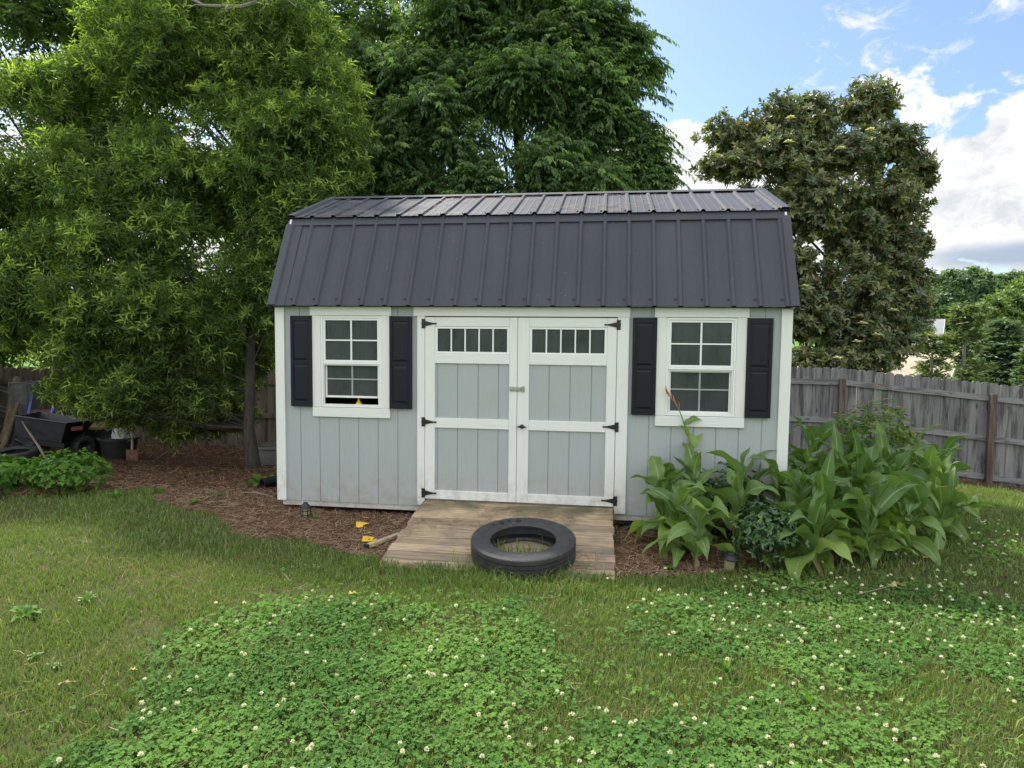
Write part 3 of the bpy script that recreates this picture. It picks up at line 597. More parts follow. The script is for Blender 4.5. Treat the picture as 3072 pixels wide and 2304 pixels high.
def hinge(x, z, s, parent):
    q = MB(); M = Matrix.Translation((x, 0, z)) @ Matrix.Scale(s, 4, (1, 0, 0)); w = .047
    q.prism([(-.034, -w+.006), (-.03, -w), (-.018, -w+.004), (-.004, -w), (-.004, w), (-.018, w-.004), (-.03, w), (-.034, w-.006), (-.030, .02), (-.034, .012), (-.034, -.012), (-.030, -.02)], -.006, -.0005, M)
    q.prism([(.004, -.022), (.018, -.022), (.028, -.019), (.07, -.009), (.095, -.006), (.105, -.009), (.114, -.005), (.118, 0), (.114, .005), (.105, .009), (.095, .006), (.07, .009), (.028, .019), (.018, .022), (.004, .022)], -.007, -.0012, M)
    q.tube([(x, -.006, z-.04), (x, -.006, z+.04)], .0052, 8)
    for (a, b) in ((-.02, .033), (-.02, -.033), (-.02, 0), (.03, 0), (.06, 0), (.09, 0)): q.lathe([(0, .002), (.004, .0012), (.005, 0)], 8, M @ Matrix.Translation((a, -.007, b)) @ Matrix.Rotation(R(90), 4, 'X'))
    return q.build('hinge', 'iron_black', parent)
dl = door(-.913, -.0205, -.816, -.095, (-.79, -.595, -.395, -.199), -1)
dr = door(-.0165, .902, .093, .8145, (.282, .478, .677), 1)
q = MB(); q.box(-.0195, -.0172, .006, .03, .08, 1.83); q.build('door_gap_strip', 'dark_inside', dl)  # thin dark strip filling the gap between the two doors
# hasp
q = MB(); q.box(-.092, -.05, -.004, -.0008, 1.143, 1.187, bev=.001); q.box(-.075, .028, -.010, -.005, 1.146, 1.184, bev=.003); q.box(-.066, .018, -.0135, -.0101, 1.153, 1.177, bev=.003); q.tube([(.034, -.010, 1.138), (.034, -.010, 1.192)], .007, 8)
q.box(.036, .056, -.004, -.0008, 1.138, 1.192, bev=.001); q.lathe([(0, .012), (.008, .010), (.013, 0)], 12, TR((-.075, -.0125, 1.165), rx=R(90))); q.build('hasp', 'galvanised', dr, smooth=True, sharp=30)
q = MB(); q.lathe([(0, .03), (.012, .03), (.014, .018), (.02, .008), (.022, 0)], 14, TR((.031, 0, .81), rx=R(90))); q.tube([(-.012, -.031, .809), (.006, -.034, .812), (.031, -.035, .816), (.056, -.034, .812), (.074, -.031, .809)], [.004, .009, .013, .009, .004], 10); q.build('handle', 'iron_black', dr, smooth=True)
# ------------------------------------------------------------------ ramp of weathered boards
RZ0, RZ1, RY1 = .066, -.105, -1.33
def rz(y): return RZ0+(RZ1-RZ0)*(y/RY1)
ramp = empty('ramp', (0, -.6, -.1), 'weathered wooden plank ramp leading up to the shed double doors', 'ramp'); 
q = MB(); yy = -.006; k = 0; tl = math.atan2(RZ0-RZ1, -RY1)
bw = .139
while yy > RY1+.05:
    dxl = random.uniform(-.012, .012); dxr = random.uniform(-.01, .01); zz = rz(yy); M = Matrix.Translation((0, yy, zz)) @ Matrix.Rotation(tl, 4, 'X') @ Matrix.Rotation(random.uniform(-.004, .004), 4, 'Z')
    q.box(-.918+dxl, .905+dxr, -bw+.009, 0, -.034+random.uniform(-.002, .002), random.uniform(-.003, .002), M, bev=.006); yy -= bw*math.cos(tl); k += 1
dk = q.build('deck', 'deck_wood', ramp); dk.location = (0, .6, .1)
for x in (-.87, 0, .86):
    q = MB(); q.add([(x-.019, -.02, RZ0-.04), (x-.019, RY1+.04, RZ1-.04), (x-.019, RY1+.04, RZ1-.07), (x-.019, -.02, RZ0-.2), (x+.019, -.02, RZ0-.04), (x+.019, RY1+.04, RZ1-.04), (x+.019, RY1+.04, RZ1-.07), (x+.019, -.02, RZ0-.2)], [(0, 1, 2, 3), (4, 7, 6, 5), (0, 4, 5, 1), (1, 5, 6, 2), (2, 6, 7, 3), (3, 7, 4, 0)])
    o = q.build('joist', 'old_board', ramp); o.location = (0, .6, .1)
# ------------------------------------------------------------------ truck tyre on the ramp
def tyre_prof(Ro, Ri, w, groove=True):
    p = [(Ri, w*.30), (Ri-.004, w*.38), (Ri+.006, w*.44), (Ri+.02, w*.47), (Ri+.028, w*.465), (Ri+.05, w*.49), (Ri+(Ro-Ri)*.55, w*.53), (Ro-.052, w*.508), (Ro-.048, w*.514), (Ro-.03, w*.502), (Ro-.012, w*.485), (Ro-.002, w*.45), (Ro, w*.42)]
    if groove:
        for g in (.21, .0, -.21): p += [(Ro, w*(g+.02)), (Ro-.009, w*(g+.014)), (Ro-.009, w*(g-.014)), (Ro, w*(g-.02))]
    p += [(r, -z) for r, z in p[:13]][::-1]
    p += [(Ri+.015, -w*.28), (Ri+.06, -w*.40), (Ro-.04, -w*.34), (Ro-.022, 0), (Ro-.04, w*.34), (Ri+.06, w*.40), (Ri+.015, w*.28)]
    return p
TY = empty('tyre', (.19, -1.09, rz(-1.09)+.0), 'black truck tyre lying flat on the wooden ramp with grass in its hole', 'tyre')
TYW, TYR = .162, .412
q = MB(); q.lathe(tyre_prof(TYR, .262, TYW), 96, closed=True); tb = q.build('carcass', 'rubber', TY, smooth=True, sharp=35); tb.location = (0, 0, TYW*.5)
TY.rotation_euler = (tl*1.0, 0, 0)
def text_mesh(s, size, ext=.002):
    cu = bpy.data.curves.new('t', 'FONT'); cu.body = s; cu.size = size; cu.extrude = ext; cu.align_x = 'CENTER'; cu.align_y = 'CENTER'; ob = bpy.data.objects.new('t', cu); COL.objects.link(ob)
    bpy.context.view_layer.update(); me = bpy.data.meshes.new_from_object(ob.evaluated_get(bpy.context.evaluated_depsgraph_get())); v = [tuple(x.co) for x in me.vertices]; f = [tuple(p.vertices) for p in me.polygons]; bpy.data.objects.remove(ob); return v, f
for ch, a in zip('TOYO', (140, 127, 114, 101)):
    q = MB(); v, f = text_mesh(ch, .056, .002); a = R(a+3); q.add(v, f, Matrix.Translation((.328*math.cos(a), .328*math.sin(a), TYW*1.035)) @ Matrix.Rotation(a-R(90), 4, 'Z')); q.build('letter', 'rubber_text', TY)
# ------------------------------------------------------------------ small things round the ramp
def path_light(p, s, tilt, label, kind):
    e = empty('path_light', onG(p), label, 'garden light', 'low path lights')
    if kind == 0:
        q = MB(); q.lathe([(.0, .0), (.075, 0), (.078, .012), (.06, .02), (.0, .02)], 6); q.build('base', 'black_plastic', e)
        q = MB(); q.lathe([(.038, .02), (.041, .1)], 6); q.build('lens', 'lamp_lens', e)
        q = MB()
        for k in range(6): a = math.pi*2*k/6; q.tube([(.041*math.cos(a), .041*math.sin(a), .02), (.045*math.cos(a), .045*math.sin(a), .1)], .0035, 6)
        q.lathe([(.044, .07), (.047, .07), (.047, .077), (.044, .077)], 6, closed=True); q.lathe([(.046, .03), (.049, .03), (.049, .037), (.046, .037)], 6, closed=True); q.build('cage', 'black_plastic', e)
        q = MB(); q.lathe([(.0, .1), (.058, .1), (.055, .112), (.03, .135), (.022, .14), (.02, .152), (.0, .155)], 6); q.build('cap', 'black_plastic', e)
    else:
        q = MB(); q.lathe([(.0, 0), (.04, 0), (.042, .10), (.0, .10)], 12); q.build('lens', 'lamp_lens', e)
        q = MB(); q.lathe([(0, .155), (.03, .15), (.032, .145), (.055, .135), (.057, .13), (.075, .117), (.078, .108), (.07, .098), (0, .10)], 24); q.build('cap', 'black_plastic', e, smooth=True, sharp=20)
    e.scale = (s,)*3; e.rotation_euler = (tilt, tilt*.6, .3); return e
path_light(G(660, 1119), 1.0, 0.02, 'small black lantern style path light beside the shed skirt left of the ramp', 0)
path_light(G(1574, 1232), 1.0, .09, 'round capped garden light half hidden under the canna leaves', 1)
def scrap(p, pts, mat, name, label, cat, th=.003, rz_=0, tilt=(0, 0)):
    q = MB(); n = len(pts); v = [(x, y, (random.random()-.5)*.006) for x, y in pts]; q.add([(x, y, z+th) for x, y, z in v]+[(x, y, z) for x, y, z in v], [tuple(range(n)), tuple(range(n, 2*n))[::-1]]+[(i, n+i, n+(i+1) % n, (i+1) % n) for i in range(n)])
    o = q.build(name, mat); o.location = tuple(onG(p, .03)); o.rotation_euler = (tilt[0], tilt[1], rz_); tag(o, label, cat); return o
s1 = scrap(G(780, 1141), [(-.07, .06), (.06, .05), (.02, 0), (.035, -.045), (.0, -.06), (-.03, -.05)], 'tag_yellow', 'plastic_label', 'torn yellow plastic scrap in the pine straw, the one nearer the shed', 'scrap', tilt=(.12, 0))
s2 = scrap(G(795, 1172), [(-.065, .055), (-.02, .045), (.04, .035), (.08, .0), (.06, -.04), (-.035, -.05)], 'tag_yellow', 'plastic_label', 'torn yellow printed plastic scrap in the pine straw nearer the lawn', 'scrap', tilt=(.15, 0))
q = MB(); v, f = text_mesh('- L F', .05, .001); q.add(v, f, TR((.02, -.005, .006), rz=0)); o = q.build('print', 'ink_black', s2)
s3 = scrap(G(790, 1125), [(-.03, .012), (.03, .008), (.035, -.01), (-.02, -.012)], 'orange_scrap', 'paper_scrap', 'small orange paper scrap in the pine straw near the shed', 'scrap')
q = MB(); q.box(-.022, .022, -.2, .2, 0, .03, bev=.003); bo = q.build('board', 'old_board'); bo.location = tuple(onG(G(830, 1175), .02)); bo.rotation_euler = (0, 0, R(-24)); tag(bo, 'short weathered board lying along the left edge of the ramp', 'board')
q = MB(); q.box(-.024, .024, -.215, -.1995, -.008, .034, bev=.003); q.build('end_cap', 'black_plastic', bo); q = MB(); q.box(-.0235, .0235, -.165, -.15, -.001, .0312); q.build('tape_band', 'tag_yellow', bo)
# corrugated black pipe
pp = G(566, 1056); q = MB(); prof = []; r0 = .057
for k in range(60): z = k*.012; prof += [(r0+.006, z), (r0+.006, z+.006), (r0, z+.008), (r0, z+.011)]
prof += [(r0-.006, z+.011), (r0-.006, 0)]
q.lathe(prof, 20, closed=True); po = q.build('drain_pipe', 'black_plastic', smooth=True, sharp=30); po.location = tuple(onG(pp, .06)); po.rotation_euler = (R(-88), 0, R(-32)); tag(po, 'black corrugated drain pipe end lying on the mulch by the shed corner', 'pipe')
# cable loops at right under the shed
for k, (dz, off) in enumerate(((0, 0), (.02, .05), (.035, -.04))):
    q = MB(); pts = [tuple(onG((1.0+.05*t+.4*math.sin(t*.5+off)*0, -.05+.16*math.sin(t*.42+off*9)+off, 0), .02+dz+.03*math.sin(t*.8+k))) for t in range(14)]; q.tube(pts, .006, 6)
    if k == 0: qq = q
    else: qq.v, qq.f = qq.v+q.v, qq.f+[tuple(i+len(qq.v) for i in f) for f in q.f]
ho = qq.build('cable', 'hose_grey', smooth=True); tag(ho, 'grey cable lying in loops under the shed right of the ramp', 'cable')
# ------------------------------------------------------------------ lawn: grass, clover, flowers, straw
def wedge_pts(n, r0, r1, rc, a0=-50, a1=42, pw=2.0):
    r = np.linspace(r0, r1, 2000); w = r/(1+(r/rc)**pw); c = np.cumsum(w); c /= c[-1]
    rr = np.interp(rng.random(n), c, r); a = R(a0)+(R(a1)-R(a0))*rng.random(n)+YA
    return CP[0]+rr*np.sin(a), CP[1]+rr*np.cos(a), rr
def rampmask(x, y): return (x > -.94) & (x < .92) & (y > RY1+.0) & (y < .05)
def shedmask(x, y): return (np.abs(x) < 2.40) & (y > .05) & (y < 2.9)
CL1 = [tuple(G(u, v)[:2]) for u, v in [(210, 1659), (300, 1520), (400, 1470), (430, 1400), (390, 1370), (560, 1325), (800, 1308), (1000, 1345), (1080, 1330), (1175, 1375), (1225, 1450), (1270, 1520), (1420, 1545), (1600, 1520), (1800, 1560), (2000, 1540), (1990, 1659)]]+[(2.4, -4.6), (-1.6, -4.6)]
CL2 = [tuple(G(u, v)[:2]) for u, v in [(1400, 1330), (1480, 1285), (1650, 1255), (1900, 1262), (2212, 1290), (2212, 1545), (2000, 1440), (1850, 1500), (1650, 1470), (1450, 1410)]]
CL3 = [tuple(G(u, v)[:2]) for u, v in [(2060, 1130), (2212, 1140), (2260, 1250), (2050, 1220)]]
def clover_d(x, y):
    j = .4*(vnoise(x, y, .5, 11)-.5)+.2*(vnoise(x, y, .15, 14)-.5)+rng.normal(size=np.shape(x))*.07; k = .4*(vnoise(x, y, .5, 12)-.5)+.2*(vnoise(x, y, .15, 15)-.5)+rng.normal(size=np.shape(x))*.07
    d = np.zeros(x.shape); d[inpoly(x+j, y+k, CL1)] = 1.0; m = inpoly(x+j, y+k, CL2); d[m] = np.maximum(d[m], .8); m = inpoly(x+j, y+k, CL3); d[m] = np.maximum(d[m], .35)
    d *= np.where(vnoise(x, y, .28, 19) < .2, .3, 1)*(.7+.5*vnoise(x, y, .14, 27)); return d
NG = 520000
x, y, r = wedge_pts(NG, 1.6, 19, 3.6)
mk = mulch_mask(x, y); cl = clover_d(x, y); pat = vnoise(x, y, .55, 21)*.6+vnoise(x, y, .17, 22)*.4
left = sstep(.3, -3.0, x)
dens = np.where(pat < .34, .45, 1.0)*(1-.25*left*(pat < .5))*np.where(cl > .5, .32, 1.0)
tyre_hole = (np.hypot(x-.185, (y+1.02)) < .24)
keep = (rng.random(NG) < dens) & ~((mk & (rng.random(NG) > .012))) & ~(rampmask(x, y)) & ~shedmask(x, y)
keep &= ~(np.hypot(x-.185, (y+1.02)) < .40)
keep |= tyre_hole & (rng.random(NG) < .10) & (y < -.95)
x, y, r, cl, pat = x[keep], y[keep], r[keep], cl[keep], pat[keep]; n = len(x); th_ = tyre_hole[keep]
hh = (.022+.03*rng.random(n)**1.5)*(1+.5*vnoise(x, y, .35, 31))*(1+.25*(rng.random(n) < .04)*2)
hh *= np.where((y > -1.75) & (y < -1.2) & (x > -1.1) & (x < 1.1), 1.55, 1.0)
hh = np.where(th_, .05+.09*rng.random(n), hh); hh *= np.where(cl > .5, 1.45, 1.0)
zb = np.where(th_, rz(y)+.0, gh(x, y)-.004); base = np.stack([x, y, zb], -1)
lean = rdir(n); lean[:, 2] = 0; lean = norm(lean)*(.25+.9*rng.random(n)[:, None])
side = rdir(n); side[:, 2] = 0; side = norm(side); wd = (.0013+.0009*rng.random(n))*(1+.13*r)
up = np.zeros((n, 3)); up[:, 2] = 1
p1 = base+(up*.62+lean*.22)*hh[:, None]; p2 = base+(up*.88+lean*.75)*hh[:, None]
V = np.stack([base-side*wd[:, None], base+side*wd[:, None], p1+side*wd[:, None]*.8, p1-side*wd[:, None]*.8, p2], 1)
b = (np.arange(n)*5)[:, None]; yg = np.clip((vnoise(x, y, .8, 41)-.35)*1.3, 0, 1)*rng.random(n)+.35*np.clip((r-6)/6, 0, 1)
g = mesh_np('grass', V.reshape(-1, 3), [b+np.array([[0, 1, 2, 3]]), b+np.array([[3, 2, 4]])], 'grass_blade', young=np.repeat(yg, 5)); tag(g, kind='stuff')
# taller grass standing round the tyre and inside it
n = 1500; a = rng.random(n)*6.283; ins = rng.random(n) < .22; rr = np.where(ins, .23*np.sqrt(rng.random(n)), .43+.16*rng.random(n)**1.5); x = .185+rr*np.cos(a); y = -1.02+rr*np.sin(a)
k = (ins & (y < -1.0)) | (~ins & (y < -1.30)) | (~ins & (y < -1.15) & (rng.random(n) < .2)); x, y, ins = x[k], y[k], ins[k]; n = len(x); hh = np.where(ins, .06+.11*rng.random(n), .05+.12*rng.random(n)**1.6)
base = np.stack([x, y, np.where(y > RY1, rz(y), gh(x, y))], -1); lean = rdir(n); lean[:, 2] = 0; lean = norm(lean)*(.2+.7*rng.random(n)[:, None]); side = norm(np.cross(lean, [0, 0, 1.])); wd = .0016+.0012*rng.random(n); up = np.tile([0, 0, 1.], (n, 1)); L_ = []
for t in (0, .35, .65, .85): p = base+(up*(t-.25*t*t)+lean*t*t)*hh[:, None]; w = side*(wd*(1-.55*t))[:, None]; L_ += [p-w, p+w]
L_.append(base+(up*.70+lean*1.05)*hh[:, None]); V = np.stack(L_, 1); b = (np.arange(n)*9)[:, None]
g = mesh_np('tyre_grass', V.reshape(-1, 3), [np.concatenate([b+np.array([[q_, q_+1, q_+3, q_+2]]) for q_ in (0, 2, 4)]), b+np.array([[6, 7, 8]])], 'grass_blade', young=np.repeat(rng.random(n)*.6, 9)); tag(g, kind='stuff')
# clover leaves: three heart shaped leaflets each
NC = 170000
x, y, r = wedge_pts(NC, 1.6, 9, 5.0); d = clover_d(x, y); k = (rng.random(NC) < d*.95*np.where(vnoise(x, y, .11, 91) < .25, .45, 1)) & ~mulch_mask(x, y) | ((rng.random(NC) < .03) & (x > -1.6) & (y < -.6) & ~mulch_mask(x, y))
k &= ~rampmask(x, y)
x, y, r = x[k], y[k], r[k]; n = len(x); hc = (.018+.035*rng.random(n))*(1+.5*(vnoise(x, y, .2, 51)-.4)); nrm = norm(np.stack([rng.normal(size=n)*.33, rng.normal(size=n)*.33-.12, np.ones(n)], -1)); c = np.stack([x, y, gh(x, y)+hc], -1)
a0 = rng.random(n)*6.283; vs = []; fs = []; ys = []; tv = np.array([(0, 0, 0), (.30, .36, .06), (.72, .5, .04), (.98, .26, 0), (.9, 0, -.03), (.98, -.26, 0), (.72, -.5, .04), (.30, -.36, .06), (.5, 0, -.05)]); tf = np.array([(0, 8, 1), (1, 8, 2), (2, 8, 3), (3, 8, 4), (4, 8, 5), (5, 8, 6), (6, 8, 7), (7, 8, 0)])
tf = tf[:, [0, 1, 2]]
sz = (.0105+.0075*rng.random(n)); t1 = norm(np.cross(nrm, np.array([[1., 0, 0]]))); t2 = np.cross(nrm, t1); off = 0; yo = np.clip(vnoise(x, y, .4, 61)*1.2-.4+rng.random(n)*.4, 0, 1)
for q3 in range(3):
    a = a0+q3*2.0944; D = t1*np.cos(a)[:, None]+t2*np.sin(a)[:, None]+nrm*(rng.normal(size=n)*.12)[:, None]
    v, f, kk = leaves(c, D, nrm, sz, sz*1.02, (tv, tf)); vs.append(v); fs.append(f+off); off += len(v); ys.append(np.repeat(yo, kk))
o = mesh_np('clover', np.concatenate(vs), [np.concatenate(fs)], 'clover_leaf', young=np.concatenate(ys)); tag(o, kind='stuff')
# clover blossoms
NF = 3000
x, y, r = wedge_pts(NF, 1.9, 9.5, 12.0); d = clover_d(x, y); dd = np.where(inpoly(x, y, CL2), .95, np.where(inpoly(x, y, CL3), .95, np.where(x > -.1, .60, .55)))
near2 = (x > .8) & (d < .1) & (y < 1); k = ((rng.random(NF) < dd) & (d > .2)) | (near2 & (rng.random(NF) < .2)); k &= ~mulch_mask(x, y) & ~rampmask(x, y)
x, y = x[k], y[k]; n = len(x); FH = np.stack([x, y, gh(x, y)+.075+.035*rng.random(n)], -1); np_ = 30; fr = (.0078+.0040*rng.random(n))
dd_ = rdir(n*np_); dd_[:, 2] = np.abs(dd_[:, 2])*1.1-.35; dd_ = norm(dd_); cen = np.repeat(FH, np_, 0); rr = np.repeat(fr, np_)
v, f, kk = leaves(cen+dd_*(rr*.25)[:, None], dd_+rdir(n*np_)*.25, rdir(n*np_), rr*.95, rr*.62, T4)
o = mesh_np('clover_flowers', v, [f], 'petal_white'); tag(o, kind='stuff')
st = np.stack([FH-np.array([0, 0, .09]), FH], 1); w = np.array([.0009, 0, 0]); V = np.concatenate([st[:, 0]-w, st[:, 0]+w, st[:, 1]+w, st[:, 1]-w], 1).reshape(-1, 3)
o = mesh_np('clover_flower_stalks', V, [np.arange(n*4).reshape(-1, 4)], 'weed_leaf', young=np.zeros(n*4)); tag(o, kind='stuff')
# pine straw needles and leaf litter on the mulch, the ramp and the roof
def needles(name, x, y, z, L0, L1, wd, mat='straw', nrm=None, stuff=True):
    n = len(x); a = rng.random(n)*np.pi; D = np.stack([np.cos(a), np.sin(a), rng.normal(size=n)*.13], -1); L = L0+(L1-L0)*rng.random(n); S = np.stack([-np.sin(a), np.cos(a), rng.normal(size=n)*.2], -1)
    if nrm is not None: D = D-nrm*(D@nrm)[:, None]*.97; S = S-nrm*(S@nrm)[:, None]
    c = np.stack([x, y, z], -1); b_ = S*(rng.normal(size=n)*.12)[:, None]*L[:, None]; p0 = c-D*(L/2)[:, None]; p2 = c+D*(L/2)[:, None]; w = S*wd
    V = np.stack([p0-w, p0+w, c+b_-w, c+b_+w, p2-w, p2+w], 1); i = (np.arange(n)*6)[:, None]
    o = mesh_np(name, V.reshape(-1, 3), [np.concatenate([i+np.array([[0, 1, 3, 2]]), i+np.array([[2, 3, 5, 4]])])], mat, young=np.zeros(n*6)); tag(o, kind='stuff'); return o
x, y, r = wedge_pts(230000, 3.5, 16, 6); k = mulch_mask(x, y) & ~shedmask(x, y) & ~rampmask(x, y) & (y < 8)
cut = (y > .8) & (rng.random(len(x)) < .8); k &= ~cut; x, y, r = x[k], y[k], r[k]; needles('pine_straw', x, y, gh(x, y)+.004+.022*rng.random(len(x)), .05, .14, .0016)  # pale straw thinned towards the back, imitating deep shade under the oak
x, y, r = wedge_pts(60000, 3.5, 16, 9); k = mulch_mask(x, y) & ~shedmask(x, y) & ~rampmask(x, y) & (y < 8) & ((y > .3) | (rng.random(len(x)) < .12)); x, y = x[k], y[k]; n = len(x)
v, f, kk = leaves(np.stack([x, y, gh(x, y)+.012+.02*rng.random(n)], -1), np.stack([rng.normal(size=n), rng.normal(size=n), rng.normal(size=n)*.3], -1), np.stack([rng.normal(size=n)*.3, rng.normal(size=n)*.3, np.ones(n)], -1), .02+.04*rng.random(n), .008+.012*rng.random(n), T4)
o = mesh_np('leaf_litter', v, [f], 'litter', young=np.zeros(len(v))); tag(o, kind='stuff')
n = 2600; x = rng.uniform(-.9, .9, n); y = rng.uniform(RY1+.05, -.1, n); k = (vnoise(x*.6, y, .25, 71)+.3*rng.random(n)+.1*(np.abs(y+.45) < .25) > .72) & ~(np.hypot(x-.185, y+1.02) < .42); x, y = x[k], y[k]; needles('fallen_pine_needles', x, y, rz(y)+.006+.006*rng.random(len(x)), .05, .14, .0012)
n = 1100; x = rng.uniform(-2.35, 2.3, n); t = rng.random(n)**1.6; k = (vnoise(x, t, .33, 81)+.2*rng.random(n)-.14*(x > -.9) > .60); x, t = x[k], t[k]; yy_ = .36+1.08*t; zz = 2.857+.415/1.11*(yy_-.352)+.012+.012*rng.random(len(x)); needles('roof_pine_needles', x, yy_, zz+.004, .06, .17, .0015, nrm=np.array([0, -.35, .937]))
# sparse straw strands in the lawn
x, y, r = wedge_pts(1000, 2.2, 9, 5); k = ~mulch_mask(x, y) & ~rampmask(x, y); x, y = x[k], y[k]; needles('dry_grass_strands', x, y, gh(x, y)+.028+.02*rng.random(len(x)), .04, .12, .0009, 'straw')
# ------------------------------------------------------------------ plants
def bezier(p0, p1, p2, t): t = t[..., None]; return p0*(1-t)**2+2*p1*t*(1-t)+p2*t*t
def blade(base, d0, L, W, droop, wav=.04, roll=0.0, nu=13, nv=7, fold=.25, prof='canna'):
    """one big leaf as a grid along an arching midrib; returns V, F, uv"""
    t = np.linspace(0, 1, nu); d0 = np.asarray(d0, float); d0 = d0/np.linalg.norm(d0); hz = np.array([d0[0], d0[1], 0]); hz = hz/max(1e-6, np.linalg.norm(hz))
    pts = [np.asarray(base, float)]; d = d0.copy(); ds = []
    for i in range(nu):
        ds.append(d.copy()); 
        if i < nu-1: pts.append(pts[-1]+d*L/(nu-1))
        d = d+np.array([0, 0, -1])*droop/(nu-1)*(.5+1.2*i/nu)+hz*.25*droop/(nu-1); d /= np.linalg.norm(d)
    pts = np.array(pts); ds = np.array(ds); sd = np.cross(ds, [0, 0, 1]); sd[np.linalg.norm(sd, axis=1) < .05] = [-hz[1], hz[0], 0]; sd = norm(sd); upv = norm(np.cross(sd, ds))
    c, s = math.cos(roll), math.sin(roll); sd, upv = sd*c+upv*s, upv*c-sd*s
    if prof == 'canna': w = np.sin(np.pi*np.clip(t, 0, 1)**.72)**.75*(1-t**5); w[0] = .05; w[-1] = 0.0
    else: w = np.sin(np.pi*t**.6)**.8; w[0] = .12; w[-1] = .02
    s_ = np.linspace(-1, 1, nv); V = []; ph = random.uniform(0, 6); ph2 = random.uniform(0, 6)
    for i in range(nu):
        for q in s_: V.append(pts[i]+sd[i]*(q*w[i]*W/2)+upv[i]*(abs(q)*fold*w[i]*W/2+wav*W*2.0*abs(q)**2*math.sin(t[i]*15+ph+(2 if q > 0 else 0))*w[i]))
    ii = np.arange(nu*nv).reshape(nu, nv); F = np.stack([ii[:-1, :-1], ii[:-1, 1:], ii[1:, 1:], ii[1:, :-1]], -1).reshape(-1, 4)
    uv = np.stack([np.tile((s_+1)/2, nu), np.repeat(t, nv)], -1); return np.array(V), F, uv
def merge(parts):
    V, F, U = [], [], []; o = 0
    for v, f, u in parts: V.append(v); F.append(f+o); U.append(u); o += len(v)
    return np.concatenate(V), np.concatenate(F), np.concatenate(U)
def canna(base, h, nl, lean, label, ll=.42, lw=.15, flower=False, dead=0, az0=None, young=False, t0=.06):
    e = empty('canna_plant', base, label, 'canna plant', 'broad leaved cannas in the bed'); top = np.array([lean[0], lean[1], h]); pts = [np.array([0, 0, -.02])]
    for i in range(1, 8): t = i/7; pts.append(np.array([lean[0]*t**1.6, lean[1]*t**1.6, h*t]))
    q = MB(); q.tube(pts, [.014-.008*i/7 for i in range(8)], 7); q.build('stem', 'canna_stem', e, smooth=True); L = []; az = random.uniform(0, 6.28) if az0 is None else az0
    for i in range(nl):
        t = t0+(1-t0)*(i+.3)/nl; t = min(t, 1); b = np.array([lean[0]*t**1.6, lean[1]*t**1.6, h*t]); az += 2.5+random.uniform(-.4, .4); el = R(random.uniform(15, 55)+40*t); 
        d = (math.cos(az)*math.cos(el), math.sin(az)*math.cos(el), math.sin(el)); l = ll*random.uniform(.7, 1.2)*(1-.25*t*t); L.append(blade(b, d, l, lw*random.uniform(.65, 1.1)*(l/ll), random.uniform(1.0, 3.2)*(1.4-.75*t), random.uniform(.06, .13), random.uniform(-.9, .9), nu=16, fold=random.uniform(.15, .55)))
    V, F, U = merge(L); o = mesh_np('foliage', V, [F], 'canna_leaf', e, smooth=True, uv=U)
    if dead:
        D_ = []
        for i in range(dead):
            t = random.uniform(.15, .6); a = random.uniform(3.6, 5.8); b = np.array([lean[0]*t, lean[1]*t, h*t]); D_.append(blade(b, (math.cos(a)*.5, math.sin(a)*.5, -.35), .26*random.uniform(.6, 1.1), .035, 3.0, .2, random.uniform(-1, 1), fold=1.2))
        V, F, U = merge(D_); mesh_np('dead_leaf', V, [F], 'dry_leaf', e, smooth=True, uv=U, young=np.zeros(len(V)))
    if flower:
        q = MB(); tp = pts[-1]; D2 = np.array([lean[0]*.9, lean[1]*.9, h])/h; fpts = [tp+np.array([-.028*k*k-.03*k, 0, .12*k]) for k in (0, .6, 1.2, 1.8)]
        q.tube([tuple(p) for p in fpts], [.006, .005, .004, .003], 6); q.build('flower_stalk', 'canna_stem', e, smooth=True)
        B_ = []
        for k in range(9):
            b = fpts[1]+(fpts[3]-fpts[1])*k/8; a = k*2.4; B_.append(blade(b, (math.cos(a)*.25-.3, math.sin(a)*.25, 1), .075, .016, .3, .1, nu=5, nv=3, fold=1.0))
        V, F, U = merge(B_); mesh_np('flower_buds', V, [F], 'canna_red', e, smooth=True, uv=U, young=np.zeros(len(V)))
    return e
